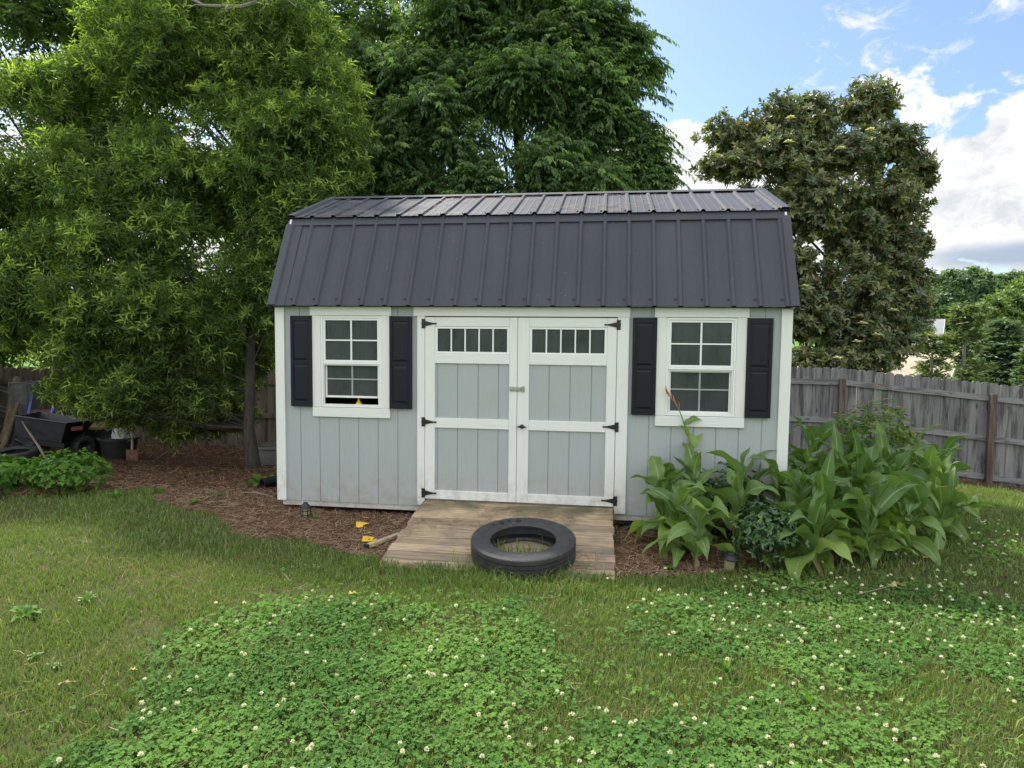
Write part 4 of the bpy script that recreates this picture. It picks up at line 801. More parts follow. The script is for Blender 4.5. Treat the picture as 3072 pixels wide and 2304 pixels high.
# ------ rooted cannas: (view u, view v of the foot, height, leaves, lean)
CANNAS = [
 (1470, 1205, .52, 6, (-.03, -.12), 'canna clump at the left front of the bed with brown dead leaves', 2),
 (1435, 1190, .62, 5, (-.06, .02), 'left end canna plant with broad leaves bending towards the ramp', 0),
 (1500, 1180, .72, 6, (-.03, .0), 'upright canna plant just right of the flowering stalk', 1),
 (1585, 1190, .72, 5, (.05, -.02), 'canna plant with a brown folded leaf arching rightward below the window', 1),
 (1640, 1150, .80, 6, (.02, .05), 'canna plant against the siding below the right shutter', 0),
 (1700, 1195, .66, 6, (.1, -.05), 'canna plant in front of the white corner trim', 1),
 (1770, 1215, .55, 7, (-.02, -.1), 'low canna plant at the middle front of the bed touching the lawn', 1),
 (1740, 1150, .88, 6, (0, 0), 'tall canna plant just right of the white corner trim', 0),
 (1830, 1180, .70, 7, (.05, -.05), 'canna plant in the middle of the bed right of the dark boxwood', 0),
 (1860, 1215, .48, 7, (.06, -.12), 'low front canna plant with leaves hanging over the clover', 0),
 (1800, 1125, .86, 6, (.03, 0), 'tall canna plant behind the middle of the bed', 0),
 (1870, 1130, .80, 6, (.05, 0), 'canna plant in front of the first fence post', 0),
 (1905, 1170, .66, 7, (.1, -.03), 'canna plant right of the middle with long arching leaves', 0),
 (1940, 1195, .46, 6, (.14, -.1), 'short canna plant at the right front with spreading leaves', 0),
 (1930, 1110, .84, 6, (.05, 0), 'tall canna plant with an upright back lit leaf at the right of the bed', 0),
 (1985, 1140, .62, 6, (.12, 0), 'canna plant near the right end of the bed', 0),
 (2010, 1170, .42, 6, (.16, -.05), 'lowest canna plant at the right end of the bed', 0),
 (2010, 1100, .70, 6, (.14, .02), 'rightmost canna plant with a long leaf pointing at the fence post', 0),
 (1760, 1100, .90, 5, (0, 0), 'canna plant at the back beside the shed corner', 0),
 (1840, 1085, .86, 5, (.03, 0), 'canna plant at the back under the pale shrub', 0),
 (1745, 1230, .36, 6, (.02, -.1), 'small canna plant between boxwood and lawn', 1),
 (1960, 1080, .74, 5, (.06, 0), 'canna plant at the back right of the bed', 0),
 (1800, 1160, .74, 6, (0, -.04), 'canna plant in the thick of the bed below the pale shrub', 1), (1890, 1200, .5, 6, (0, -.1), 'canna plant at the front edge with a leaf tip down on the grass', 0), (1775, 1185, .62, 6, (-.08, -.06), 'canna plant leaning left over the dark boxwood', 0), (1835, 1130, .78, 6, (-.05, 0), 'canna plant with twisted leaves before the pale shrub', 0), (1620, 1170, .5, 5, (-.05, -.03), 'small canna plant in the twiggy gap under the right window', 1), (1965, 1120, .6, 6, (.05, -.03), 'canna plant at the right with wavy edged leaves', 0), (1545, 1150, .55, 5, (0, 0), 'canna plant behind the capped garden light', 0),
 (1600, 1160, .66, 5, (.0, 0), 'canna plant in front of the siding under the right window', 0), (1680, 1175, .60, 6, (-.02, -.04), 'canna plant just left of the corner trim behind the boxwood', 1), (1455, 1190, .44, 5, (-.1, -.06), 'short canna plant leaning over the straw at the left end', 1),
 (1500, 1218, .40, 5, (.03, -.1), 'low canna plant with spotted leaves between capped light and straw', 1), (1660, 1140, .85, 6, (.02, 0), 'canna plant whose leaves cross the lower end of the corner trim', 0), (1440, 1165, .55, 5, (-.1, 0), 'canna plant against the siding at the left end of the bed', 0), (1900, 1140, .78, 6, (.02, 0), 'canna plant in the back row in line with the pale shrub', 0), (1995, 1150, .55, 6, (.15, -.05), 'canna plant with a fallen grey stalk at the right end', 0), (1870, 1170, .68, 6, (-.02, -.05), 'canna plant in the thick of the bed right of its middle', 0)]
for (u, v, h, nl, ln, lab, dd) in CANNAS:
    canna(onG(G(u, v)), h*.95, nl+5, ln, lab, ll=.58 if u > 1650 else .50, lw=.19 if u > 1650 else .17, dead=dd)
canna(onG(G(1528, 1160)), 1.10, 5, (-.26, -.02), 'flowering canna plant with a leaning stalk and red buds before the right window', ll=.3, lw=.12, flower=True, t0=.5)
def leafcloud(c, r, n, L, Wd, T, up=.3, shell=.55, rosette=6, gap=0.0):
    """rosettes of leaves spread through an ellipsoid"""
    m = n//rosette; d = rdir(m); d[:, 2] = np.abs(d[:, 2])*np.sign(rng.random(m)-.18); d = norm(d); f = 1-shell*rng.random(m)**1.4; p = np.asarray(c)+d*np.asarray(r)*f[:, None]; p += rng.normal(size=(m, 3))*.02
    ax = norm(d+np.array([0, 0, up])+rdir(m)*.35); Pn = np.repeat(p, rosette, 0); A = np.repeat(ax, rosette, 0); k = m*rosette; t1 = norm(np.cross(A, rdir(k))); D = norm(t1+A*(.15+.5*rng.random(k)[:, None])); l = L*(.7+.5*rng.random(k)); yo = np.repeat((rng.random(m) < .18)*.9, rosette)
    v, f_, kk = leaves(Pn, D, A, l, l*Wd, T); return v, f_, np.repeat(yo, kk), p
def shrub(name, base, c, r, n, L, Wd, mat, label, cat, group=None, rosette=6, T=T6, stemmat='oak_bark', up=.3, stems=9):
    e = empty(name, base, label, cat, group); v, f, yo, p = leafcloud(c, r, n, L, Wd, T, up=up, rosette=rosette); mesh_np('foliage', v, [f], mat, e, young=yo); q = MB()
    for k in range(min(stems, len(p))): t = p[random.randrange(len(p))]; q.tube([(random.uniform(-.03, .03), random.uniform(-.03, .03), -.02), tuple(t*np.array([.35, .35, .5])), tuple(t)], [.008, .006, .002], 5)
    q.build('stems', stemmat, e); return e
shrub('boxwood_shrub', onG(G(1652, 1232)), (0, .02, .24), (.27, .20, .30), 2400, .045, .42, 'box_leaf', 'glossy dark green boxwood shrub among the cannas right of the capped light', 'shrub', rosette=6)
shrub('boxwood_shrub', onG(G(1500, 1165)), (0, 0, .32), (.26, .2, .30), 1100, .045, .42, 'box_leaf', 'glossy dark green shrub behind the leftmost cannas', 'shrub')
shrub('boxwood_shrub', onG(G(1580, 1165)), (0, 0, .36), (.30, .2, .34), 1200, .045, .42, 'box_leaf', 'dark twiggy shrub under the right window between cannas', 'shrub')
shrub('pale_shrub', onG(G(1890, 1120)), (0, .1, .78), (.42, .34, .48), 1500, .06, .36, 'pale_shrub_leaf', 'airy yellow green shrub with reddish tips rising above the cannas', 'shrub', rosette=5, up=.8)
def sprig(base, pts, L, mat, e, n=18):
    t = np.linspace(.3, 1, n); p = bezier(*[np.array(q, float) for q in pts], t); D = np.stack([np.cos(np.arange(n)*math.pi+.3), np.full(n, .2), np.full(n, .25)], -1); v, f, kk = leaves(p, D, np.tile([0, -.3, 1.], (n, 1)), np.full(n, L), np.full(n, L*.42), T6); return v, f
e = bpy.data.objects['pale_shrub']; vs, fs, o = [], [], 0
for q in (((0, 0, .5), (-.25, 0, .9), (-.42, -.02, 1.12)), ((0, 0, .6), (.06, 0, 1.1), (.0, 0, 1.42)), ((0, 0, .6), (.25, 0, .9), (.62, 0, 1.02)), ((0, 0, .5), (-.3, 0, .7), (-.48, 0, .72)), ((0, 0, .6), (.18, 0, 1.0), (.22, 0, 1.2)), ((.2, 0, .5), (.5, 0, .7), (.8, 0, .78))):
    v, f = sprig(None, q, .07, None, e); mesh_np('sprig', v, [f], 'pale_shrub_leaf', e, young=np.zeros(len(v)))
# left understory
shrub('leafy_shrub', onG(G(150, 1062)), (0, 0, .18), (.46, .36, .27), 2800, .045, .55, 'lush_leaf', 'bright green leafy bush at the lawn edge before the black dump cart', 'shrub', 'bright leafy weeds along the left bed edge', rosette=5)
shrub('leafy_shrub', onG(G(30, 1052)), (0, 0, .12), (.40, .3, .2), 700, .085, .55, 'lush_leaf', 'pale green leafy weed clump at the far left before the flat tyre', 'shrub', 'bright leafy weeds along the left bed edge', rosette=5)
shrub('leafy_shrub', onG(G(-60, 1075)), (0, 0, .12), (.35, .3, .2), 500, .085, .55, 'lush_leaf', 'leafy weed clump cut by the left edge of the view', 'shrub', 'bright leafy weeds along the left bed edge', rosette=5)
def rosetteplant(p, nl, L, Wd, mat, label, cat='weed', el=(15, 60), droop=1.2, name='weed', group='broad leaved weeds'):
    e = empty(name, onG(p), label, cat, group); L_ = []; a = random.uniform(0, 6)
    for i in range(nl): a += 2.4; k = R(random.uniform(*el)); L_.append(blade((0, 0, .01), (math.cos(a)*math.cos(k), math.sin(a)*math.cos(k), math.sin(k)), L*random.uniform(.7, 1.15), Wd*random.uniform(.8, 1.1), droop, .1, nu=7, nv=5, prof='w'))
    V, F, U = merge(L_); mesh_np('leaves', V, [F], mat, e, smooth=True, uv=U, young=np.zeros(len(V))); return e
rosetteplant(G(58, 1335), 8, .11, .055, 'lush_leaf', 'broad jagged weed in the lawn at the far left', el=(20, 60))
rosetteplant(G(188, 1305), 9, .09, .025, 'weed_leaf', 'small upright weed in the left lawn, second from the left edge', el=(35, 75))
rosetteplant(G(398, 1362), 11, .07, .018, 'lush_leaf', 'narrow leaved weed at the upper left corner of the clover patch', el=(30, 80))
rosetteplant(G(75, 1425), 6, .05, .025, 'weed_leaf', 'tiny weed below the jagged weed at the left'); rosetteplant(G(120, 1445), 6, .05, .022, 'weed_leaf', 'tiny weed in the lower left lawn above the dry patch')
rosetteplant(G(1868, 1330), 9, .08, .02, 'lush_leaf', 'narrow leaved weed in the clover below the big fallen leaf', el=(30, 80)); rosetteplant(G(1780, 1305), 8, .07, .02, 'lush_leaf', 'narrow leaved weed among white clover left of the fallen leaf', el=(30, 80))
rosetteplant(G(1568, 1462), 9, .09, .02, 'lush_leaf', 'narrow leaved weed in the middle right clover', el=(40, 80)); rosetteplant(G(1745, 1530), 4, .07, .045, 'lush_leaf', 'single round leaved weed in the lower right clover', el=(50, 80), droop=.4)
rosetteplant(G(568, 1050), 8, .26, .12, 'lush_leaf', 'broad leaved plant growing over the black pipe beside the shed corner', 'plant', (15, 60), 1.8, 'broadleaf_plant', None)
rosetteplant(G(1450, 1235), 9, .07, .05, 'lush_leaf', 'small round leaved weed in the straw at the left front of the canna bed'); rosetteplant(G(680, 1124), 6, .06, .02, 'weed_leaf', 'tiny weed beside the lantern light', el=(30, 80))
for (u, v, lab) in ((470, 1075, 'low weed in the mulch before the oak trunk'), (345, 1068, 'sprawling weed at the mulch edge right of the leafy bush'), (250, 1075, 'tall leaved weed touching the right side of the leafy bush'), (455, 1025, 'small weed on the dark mulch left of the oak trunk'), (420, 1090, 'small weed in the mulch near the grass edge')):
    rosetteplant(G(u, v), 7, .13 if u < 400 else .09, .04, 'lush_leaf', lab)
# fallen leaves
def fallen(p, L, Wd, mat, label, a): 
    V, F, U = blade((0, 0, .045), (math.cos(a), math.sin(a), .25), L, Wd, .9, .12, .3, nu=9, nv=5, prof='w'); o = mesh_np('fallen_leaf', V, [F], mat, smooth=True, uv=U, young=np.zeros(len(V))); o.location = tuple(onG(p)); tag(o, label, 'leaf'); return o
fallen(G(1918, 1280), .15, .085, 'yellow_leaf', 'large curled yellowish leaf lying on the right clover', .2); fallen(G(2110, 1255), .10, .055, 'canna_leaf', 'pale green curled leaf lying on the right lawn', 2.6); fallen(G(2004, 1218), .07, .03, 'yellow_leaf', 'small orange yellow leaf on the grass right of the cannas', 2.0)
fallen(G(752, 1298), .07, .05, 'yellow_leaf', 'small tan leaf on the grass above the clover patch', .5); fallen(G(125, 1500), .08, .03, 'dry_leaf', 'dry brown leaf in the lower left lawn', .6); fallen(G(280, 1467), .04, .03, 'yellow_leaf', 'small yellow leaf in the left lawn left of the clover', .2); fallen(G(2155, 1262), .08, .05, 'litter', 'dark curled leaf near the right edge of the lawn', .2)
for (u, v, lab) in ((1985, 1065, 'yellow green leaf on the grass near the right fence'), (2105, 1165, 'yellow leaf on the right lawn below the fence post'), (2060, 1150, 'yellow leaf on the lawn by the right end of the bed')): fallen(G(u, v), .07, .04, 'yellow_leaf', lab, random.uniform(0, 6))
# ------------------------------------------------------------------ trees
def vn3(p, s, seed): return .5*vnoise(p[:, 0]+p[:, 2]*.7, p[:, 1]-p[:, 2]*.5, s, seed)+.5*vnoise(p[:, 0]-p[:, 2]*.3, p[:, 2]+p[:, 1]*.4, s, seed+5)
def twigs(lobes, per, up, gapcut=.0, shell=.6, gs=.9, seed=1):
    Ps, Ds = [], []; vol = [max(.05, (l[1][0]*l[1][1]*l[1][2])**(2/3)) for l in lobes]; tot = sum(vol)
    for (c, r), w in zip(lobes, vol):
        n = int(per*w/tot*(1.4 if gapcut > 0 else 1)); d = rdir(n); f = 1-shell*rng.random(n)**1.3; p = np.asarray(c)+d*np.asarray(r)*f[:, None]
        p += (vn3(p, .5, seed)-.5)[:, None]*d*.45*min(r); D = norm(d*np.array([1, 1, .7])+np.array([0, 0, up])+rdir(n)*.45); Ps.append(p); Ds.append(D)
    P_ = np.concatenate(Ps); D_ = np.concatenate(Ds)
    if gapcut > 0: k = vn3(P_, gs, seed+3) > gapcut; P_, D_ = P_[k], D_[k]
    return P_, D_
def fingers(lst, d, n=16):
    Ps, Ds = [], []
    for (u0, v0, u1, v1) in lst:
        a, b = P(u0, v0, d), P(u1, v1, d-.3); m = (a+b)/2+np.array([0, 0, .10]); t = np.linspace(0, 1, n); p = bezier(a, m, b, t); D = norm(np.gradient(p, axis=0)); Ps.append(p+rng.normal(size=p.shape)*.05*(1-t[:, None])); Ds.append(D+rng.normal(size=D.shape)*.12)
    return np.concatenate(Ps), norm(np.concatenate(Ds))
def foliage(P_, D_, TL, K, LL, LW, style, T=T4, youngp=.25):
    n = len(P_); t = (np.arange(K)+.6)/K; tl = TL*(.6+.7*rng.random(n)); dr = np.array([0, 0, -1.0])
    sag = {'star': .15, 'droop': .35, 'whorl': .05, 'back': .3, 'far': .1, 'conifer': .25}[style]
    S1 = norm(np.cross(D_, rdir(n))); S2 = np.cross(D_, S1); S0 = norm(np.cross(D_, np.array([0, 0, 1.0])))
    Pn = P_[:, None]+D_[:, None]*(tl[:, None]*t[None])[..., None]+dr*(sag*tl[:, None]*t[None]**2)[..., None]
    if style in ('droop', 'back', 'conifer'):      # two rows either side of the twig, leaves hanging
        sg = np.where(np.arange(K) % 2 == 0, 1.0, -1.0); dn = {'droop': .95, 'back': .5, 'conifer': .1}[style]
        D = S0[:, None]*sg[None, :, None]*.75+D_[:, None]*.55+dr*dn+rng.normal(size=(n, K, 3))*.22; U = np.array([0, 0, 1.0])+rng.normal(size=(n, K, 3))*.35+D_[:, None]*.3
    else:
        a = np.arange(K)*2.4+rng.random((n, 1))*6.28; sp = {'star': .95, 'whorl': 1.1, 'far': 1.2}[style]; D = D_[:, None]*.75+(S1[:, None]*np.cos(a)[..., None]+S2[:, None]*np.sin(a)[..., None])*sp+rng.normal(size=(n, K, 3))*.15+dr*.12; U = D_[:, None]+rng.normal(size=(n, K, 3))*.3
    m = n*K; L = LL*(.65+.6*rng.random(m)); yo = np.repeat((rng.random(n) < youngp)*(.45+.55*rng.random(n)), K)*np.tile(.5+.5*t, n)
    v, f, kk = leaves(Pn.reshape(-1, 3), D.reshape(-1, 3), U.reshape(-1, 3), L, L*LW, T); return v, f, np.repeat(yo, kk)
def limbs(base, top, lobes, r0, P_, D_, TL, ntw=16, twigr=.006, fork=.3, seed=0, allt=900):
    """tapered trunk, a limb to each lobe, sub-branches to some twigs and thin twigs"""
    q = MB(); base = np.asarray(base, float); top = np.asarray(top, float); n = 9; ax = [base+(top-base)*(i/(n-1))+np.array([random.gauss(0, .03), random.gauss(0, .03), 0])*(i > 0) for i in range(n)]; H = top[2]-base[2]
    rr = [r0*(1.35 if i == 0 else 1)*(1-.75*i/(n-1)) for i in range(n)]; q.tube([tuple(p) for p in ax], rr, 10)
    for (c, r) in (lobes if len(lobes) < 40 else random.sample(lobes, 40)):
        c = np.asarray(c, float); t = np.clip((c[2]-base[2])/H-fork*random.uniform(.6, 1.2), .12, .95); s = base+(top-base)*t; m = s*.45+c*.55+np.array([0, 0, -.12*np.linalg.norm(c-s)]); k = np.linspace(0, 1, 7); pts = bezier(s, m, c, k); rb = max(.010, r0*(1-.75*t)*.26); q.tube([tuple(p) for p in pts], [rb*(1-.75*a) for a in k], 6)
        dd = np.abs((P_-c)/np.asarray(r)).max(axis=1); near = np.where(dd < 1.05)[0]
        for j in (rng.choice(near, min(ntw, len(near)), replace=False) if len(near) else []):
            s2 = pts[random.choice((3, 4, 5, 6))]; e2 = P_[j]; mm_ = (s2+e2)/2+np.array([0, 0, -.05]); q.tube([tuple(s2), tuple(mm_), tuple(e2+D_[j]*TL)], [rb*.35, rb*.2, twigr*.4], 4, cap=False)
    for j in rng.choice(len(P_), min(allt, len(P_)), replace=False): e2 = P_[j]; q.tube([tuple(e2-D_[j]*TL*1.2), tuple(e2+D_[j]*TL*.5), tuple(e2+D_[j]*TL+np.array([0, 0, -.02]))], [twigr*.6, twigr*.4, twigr*.15], 3, cap=False)
    return q
def tree(name, label, base, top, lobes, per, r0, TL, K, LL, LW, style, leaf, barkm, up=.2, gapcut=0, shell=.6, T=T4, youngp=.25, group=None, cat='tree', ntw=14, allt=900, seed=1, twigr=.006, gs=.9, fork=.3, extra=None):
    base = onG(base, -.05); P_, D_ = twigs(lobes, per, up, gapcut, shell, gs, seed)
    if extra is not None: P_ = np.concatenate([P_, extra[0]]); D_ = np.concatenate([D_, extra[1]])
    v, f, yo = foliage(P_, D_, TL, K, LL, LW, style, T, youngp)
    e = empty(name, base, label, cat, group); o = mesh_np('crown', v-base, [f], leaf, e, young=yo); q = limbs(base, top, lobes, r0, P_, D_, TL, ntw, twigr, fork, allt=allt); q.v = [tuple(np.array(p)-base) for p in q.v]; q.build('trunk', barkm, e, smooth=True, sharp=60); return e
def lob(lst, default_ry=None, split=0, sub=(.34, .6), flat=.8):
    out = []
    for (u, v, d, ru, rv) in lst:
        rx = ru*S_/FPX*d; rzz = rv*S_/FPX*d; ry = min(rx, rzz)*.9 if default_ry is None else default_ry; c = P(u, v, d)
        if not split: out.append((c, (rx, ry, rzz))); continue
        for k in range(split):
            dr = rdir(1)[0]; f = random.uniform(*sub); m = min(rx, rzz)*f; p = c+dr*np.array([rx, ry, rzz])*(1-f*.75)*random.uniform(.7, 1.08); out.append((p, (m*1.25, m*1.15, m*flat)))
    return out
# willow oak at the left, its young growth yellow green
OAKB = G(548, 1012)
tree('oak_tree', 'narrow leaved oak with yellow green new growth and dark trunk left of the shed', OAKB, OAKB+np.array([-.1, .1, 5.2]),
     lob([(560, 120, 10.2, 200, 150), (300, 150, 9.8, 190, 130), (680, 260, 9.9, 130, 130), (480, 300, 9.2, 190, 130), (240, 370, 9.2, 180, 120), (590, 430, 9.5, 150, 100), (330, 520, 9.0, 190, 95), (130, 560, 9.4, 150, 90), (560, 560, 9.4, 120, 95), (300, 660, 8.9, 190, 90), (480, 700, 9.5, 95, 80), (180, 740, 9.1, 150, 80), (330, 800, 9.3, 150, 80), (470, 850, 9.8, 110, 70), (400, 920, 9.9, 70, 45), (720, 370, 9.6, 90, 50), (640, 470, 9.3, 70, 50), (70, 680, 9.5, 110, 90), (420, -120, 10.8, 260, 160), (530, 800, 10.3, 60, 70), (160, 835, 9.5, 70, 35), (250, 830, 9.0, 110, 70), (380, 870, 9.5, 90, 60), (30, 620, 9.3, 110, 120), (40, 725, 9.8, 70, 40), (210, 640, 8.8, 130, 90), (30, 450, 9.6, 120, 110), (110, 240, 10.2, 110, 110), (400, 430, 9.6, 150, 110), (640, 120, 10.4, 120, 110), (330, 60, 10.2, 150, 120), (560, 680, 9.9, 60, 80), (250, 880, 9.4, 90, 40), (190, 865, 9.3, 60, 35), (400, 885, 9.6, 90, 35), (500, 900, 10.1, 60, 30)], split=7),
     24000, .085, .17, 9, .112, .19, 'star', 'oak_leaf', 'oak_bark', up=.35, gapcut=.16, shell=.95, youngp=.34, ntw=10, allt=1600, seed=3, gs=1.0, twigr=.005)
# drooping leaved tree behind the shed
ELB = np.array([-.6, 6.4, 0])
tree('elm_tree', 'tall broad tree with drooping dark green leaves behind the shed', ELB, P(1090, -260, 13.0),
     lob([(1180, 60, 12.4, 140, 130), (1080, -60, 12.8, 200, 160), (980, 110, 12.4, 170, 130), (1270, 170, 12.2, 80, 95), (1150, 220, 11.8, 160, 110), (950, 290, 12.0, 160, 110), (1270, 280, 12.2, 85, 90), (1200, 360, 11.6, 150, 80), (1010, 400, 11.6, 150, 70), (1300, 385, 12.0, 90, 40), (850, 180, 12.8, 150, 130), (830, 380, 12.2, 120, 90), (1235, -40, 12.6, 80, 110), (760, 300, 12.6, 110, 130), (730, 120, 13.0, 110, 130)], split=7, flat=.6)
     +lob([(1330, 70, 12.3, 70, 14), (1375, 85, 12.2, 45, 11), (1345, 150, 12.3, 70, 15), (1395, 150, 12.2, 30, 9), (1330, 215, 12.3, 75, 14), (1350, 262, 12.3, 60, 12), (1365, 300, 12.1, 70, 13), (1400, 318, 12.0, 35, 9), (1370, 350, 12.1, 70, 13), (1415, 362, 12.0, 35, 9), (1400, 390, 12, 45, 9), (1300, 20, 12.4, 60, 16), (1310, 110, 12.3, 60, 18), (1300, 330, 12.1, 70, 14)], split=3, sub=(.7, 1.0), flat=.6),
     15500, .15, .34, 14, .098, .44, 'droop', 'elm_leaf', 'oak_bark', up=.15, gapcut=.2, shell=.9, youngp=.25, ntw=10, allt=1500, seed=9, T=T4, extra=fingers([(1290, 60, 1415, 70), (1290, 90, 1400, 105), (1280, 30, 1345, 8), (1300, 130, 1425, 132), (1290, 165, 1412, 178), (1300, 195, 1425, 205), (1300, 230, 1392, 238), (1310, 262, 1410, 265), (1310, 290, 1440, 292), (1320, 310, 1445, 318), (1330, 338, 1452, 352), (1330, 362, 1460, 382), (1330, 385, 1425, 398), (1280, 0, 1320, -20), (1180, 300, 1290, 290), (1020, 280, 1110, 330), (1100, 200, 1190, 170), (940, 330, 1040, 370), (1150, 350, 1240, 330), (1230, 240, 1330, 250), (1000, 180, 1090, 150)], 12.1))
# backdrop trees beyond the left fence
BT = [('tall hazy green tree with a grey trunk between the oak and the drooping tree', (-2.2, 9.5), (790, -300, 16.0), [(790, 60, 16, 170, 150), (950, 0, 16.5, 170, 160), (1080, 60, 16.5, 150, 150), (700, 220, 15.5, 160, 150), (830, 330, 15.5, 150, 120), (640, 420, 15.0, 150, 110), (760, 500, 15.2, 150, 110), (700, -90, 16, 220, 150), (600, 640, 15.2, 140, 120)], .30, 'pale_bark'),
      ('dark leafy tree filling the upper left corner behind the oak', (-9.0, 8.0), (60, -320, 15), [(60, 60, 14.5, 190, 160), (230, 20, 15, 150, 120), (-60, 260, 14, 160, 160), (60, 420, 14.2, 120, 120), (180, 270, 15, 120, 120), (-40, 560, 13.8, 110, 110), (100, -130, 15, 260, 140)], .28, 'oak_bark'),
      ('tree with a thick dark trunk behind the top of the oak', (-6.4, 9.8), (420, -360, 16.5), [(400, 60, 16, 170, 130), (520, -60, 16, 190, 140), (330, 320, 16, 140, 110), (470, 500, 16, 150, 110), (250, -120, 16, 190, 140), (380, 640, 15.5, 120, 110)], .34, 'oak_bark'),
      ('low leafy tree behind the fence at the left edge', (-10.5, 9.5), (40, 450, 17), [(30, 650, 16, 150, 90), (200, 720, 16.5, 150, 80), (-80, 740, 15, 130, 90), (330, 780, 16, 110, 70), (480, 760, 16.5, 120, 70), (560, 700, 16.5, 100, 80), (380, 690, 17, 120, 80)], .12, 'oak_bark')]
for i, (lab, b, tp, lb, r0, bk) in enumerate(BT):
    tree('background_tree', lab, np.array([b[0], b[1], 0]), P(*tp), lob(lb, 1.6, split=5, sub=(.4, .65)), 3800, r0, .35, 9, .15, .42, 'back', 'back_leaf', bk, up=.2, gapcut=.22, shell=.9, group='trees behind the left fence', ntw=8, allt=500, seed=20+i*7)
# pale bare branch at the top
q = MB(); pts = [P(375, -30, 9.3), P(440, 12, 9.2), P(520, 15, 9.2), P(600, -8, 9.3), P(660, -60, 9.4)]; q.tube([tuple(p) for p in pts], [.012, .02, .03, .035, .04], 7)
for a, b in ((1, P(385, -5, 9.1)), (2, P(470, 30, 9.0)), (3, P(640, 15, 9.2)), (3, P(560, 25, 9.2)), (1, P(405, 18, 9.0))): q.tube([tuple(pts[a]), tuple((pts[a]+b)/2+np.array([0, 0, .03])), tuple(b)], [.014, .009, .004], 5)
o = q.build('bare_branch', 'pale_bark', bpy.data.objects['oak_tree'], smooth=True); rebase(o, pts[2]); o.location = o.location-Vector(bpy.data.objects['oak_tree'].location)
# magnolia
MGB = np.array(P(1770, 900, 16.0)); 
tree('magnolia_tree', 'large magnolia with glossy leaves, rusty undersides and white blooms beyond the right fence', MGB, P(1800, 230, 15.8),
     lob([(1600, 300, 15.4, 85, 65), (1700, 270, 15.6, 85, 60), (1790, 250, 15.8, 90, 60), (1885, 230, 15.8, 55, 60), (1570, 370, 15.2, 80, 45), (1700, 360, 15.2, 120, 70), (1850, 330, 15.4, 120, 75), (1950, 340, 15.6, 60, 80), (1770, 440, 15.0, 120, 65), (1900, 440, 15.3, 100, 70), (1670, 460, 15.0, 90, 60), (1960, 520, 15.5, 55, 60), (1830, 520, 15.2, 80, 45), (1720, 560, 15, 55, 50), (1900, 570, 15.3, 100, 40), (1800, 650, 14.9, 130, 60), (1920, 660, 15.2, 85, 55), (1740, 720, 14.8, 110, 75), (1880, 740, 15.0, 100, 70), (1960, 600, 15.4, 50, 40), (1700, 630, 15, 80, 60), (1985, 385, 15.6, 35, 28), (1935, 690, 15.2, 60, 50), (1910, 740, 15.0, 55, 40), (1860, 785, 14.8, 80, 40), (1790, 790, 14.6, 90, 40), (1720, 790, 14.6, 60, 45), (1840, 700, 15, 90, 50), (1790, 560, 14.8, 70, 50), (1760, 500, 14.8, 70, 50), (1845, 590, 14.8, 70, 50), (1870, 500, 14.9, 60, 50), (1640, 420, 15.0, 60, 40)], split=5, sub=(.45, .75)),
     9500, .20, .14, 10, .135, .40, 'whorl', 'magnolia_leaf', 'oak_bark', up=.45, gapcut=.31, shell=.95, youngp=.35, ntw=16, allt=2600, seed=31, T=T6, twigr=.009, gs=.36)
mg = bpy.data.objects['magnolia_tree']
for (u, v) in ((1880, 282), (1816, 322), (1708, 256), (1703, 308), (1864, 700), (1852, 740), (1895, 725), (1930, 672), (1810, 775), (1740, 620)):
    p = P(u, v, 13.5 if v > 500 else 14.1); L_ = [];
    for k in range(8): a = k*2.4; L_.append(blade((0, 0, 0), (math.cos(a), math.sin(a)-.3, .25+.1*k), .11, .07, .8, .05, nu=5, nv=3, fold=.5, prof='w'))
    V, F, U = merge(L_); o = mesh_np('blossom', V, [F], 'petal_white', mg, smooth=True, young=np.zeros(len(V))); o.location = Vector(p)-mg.location
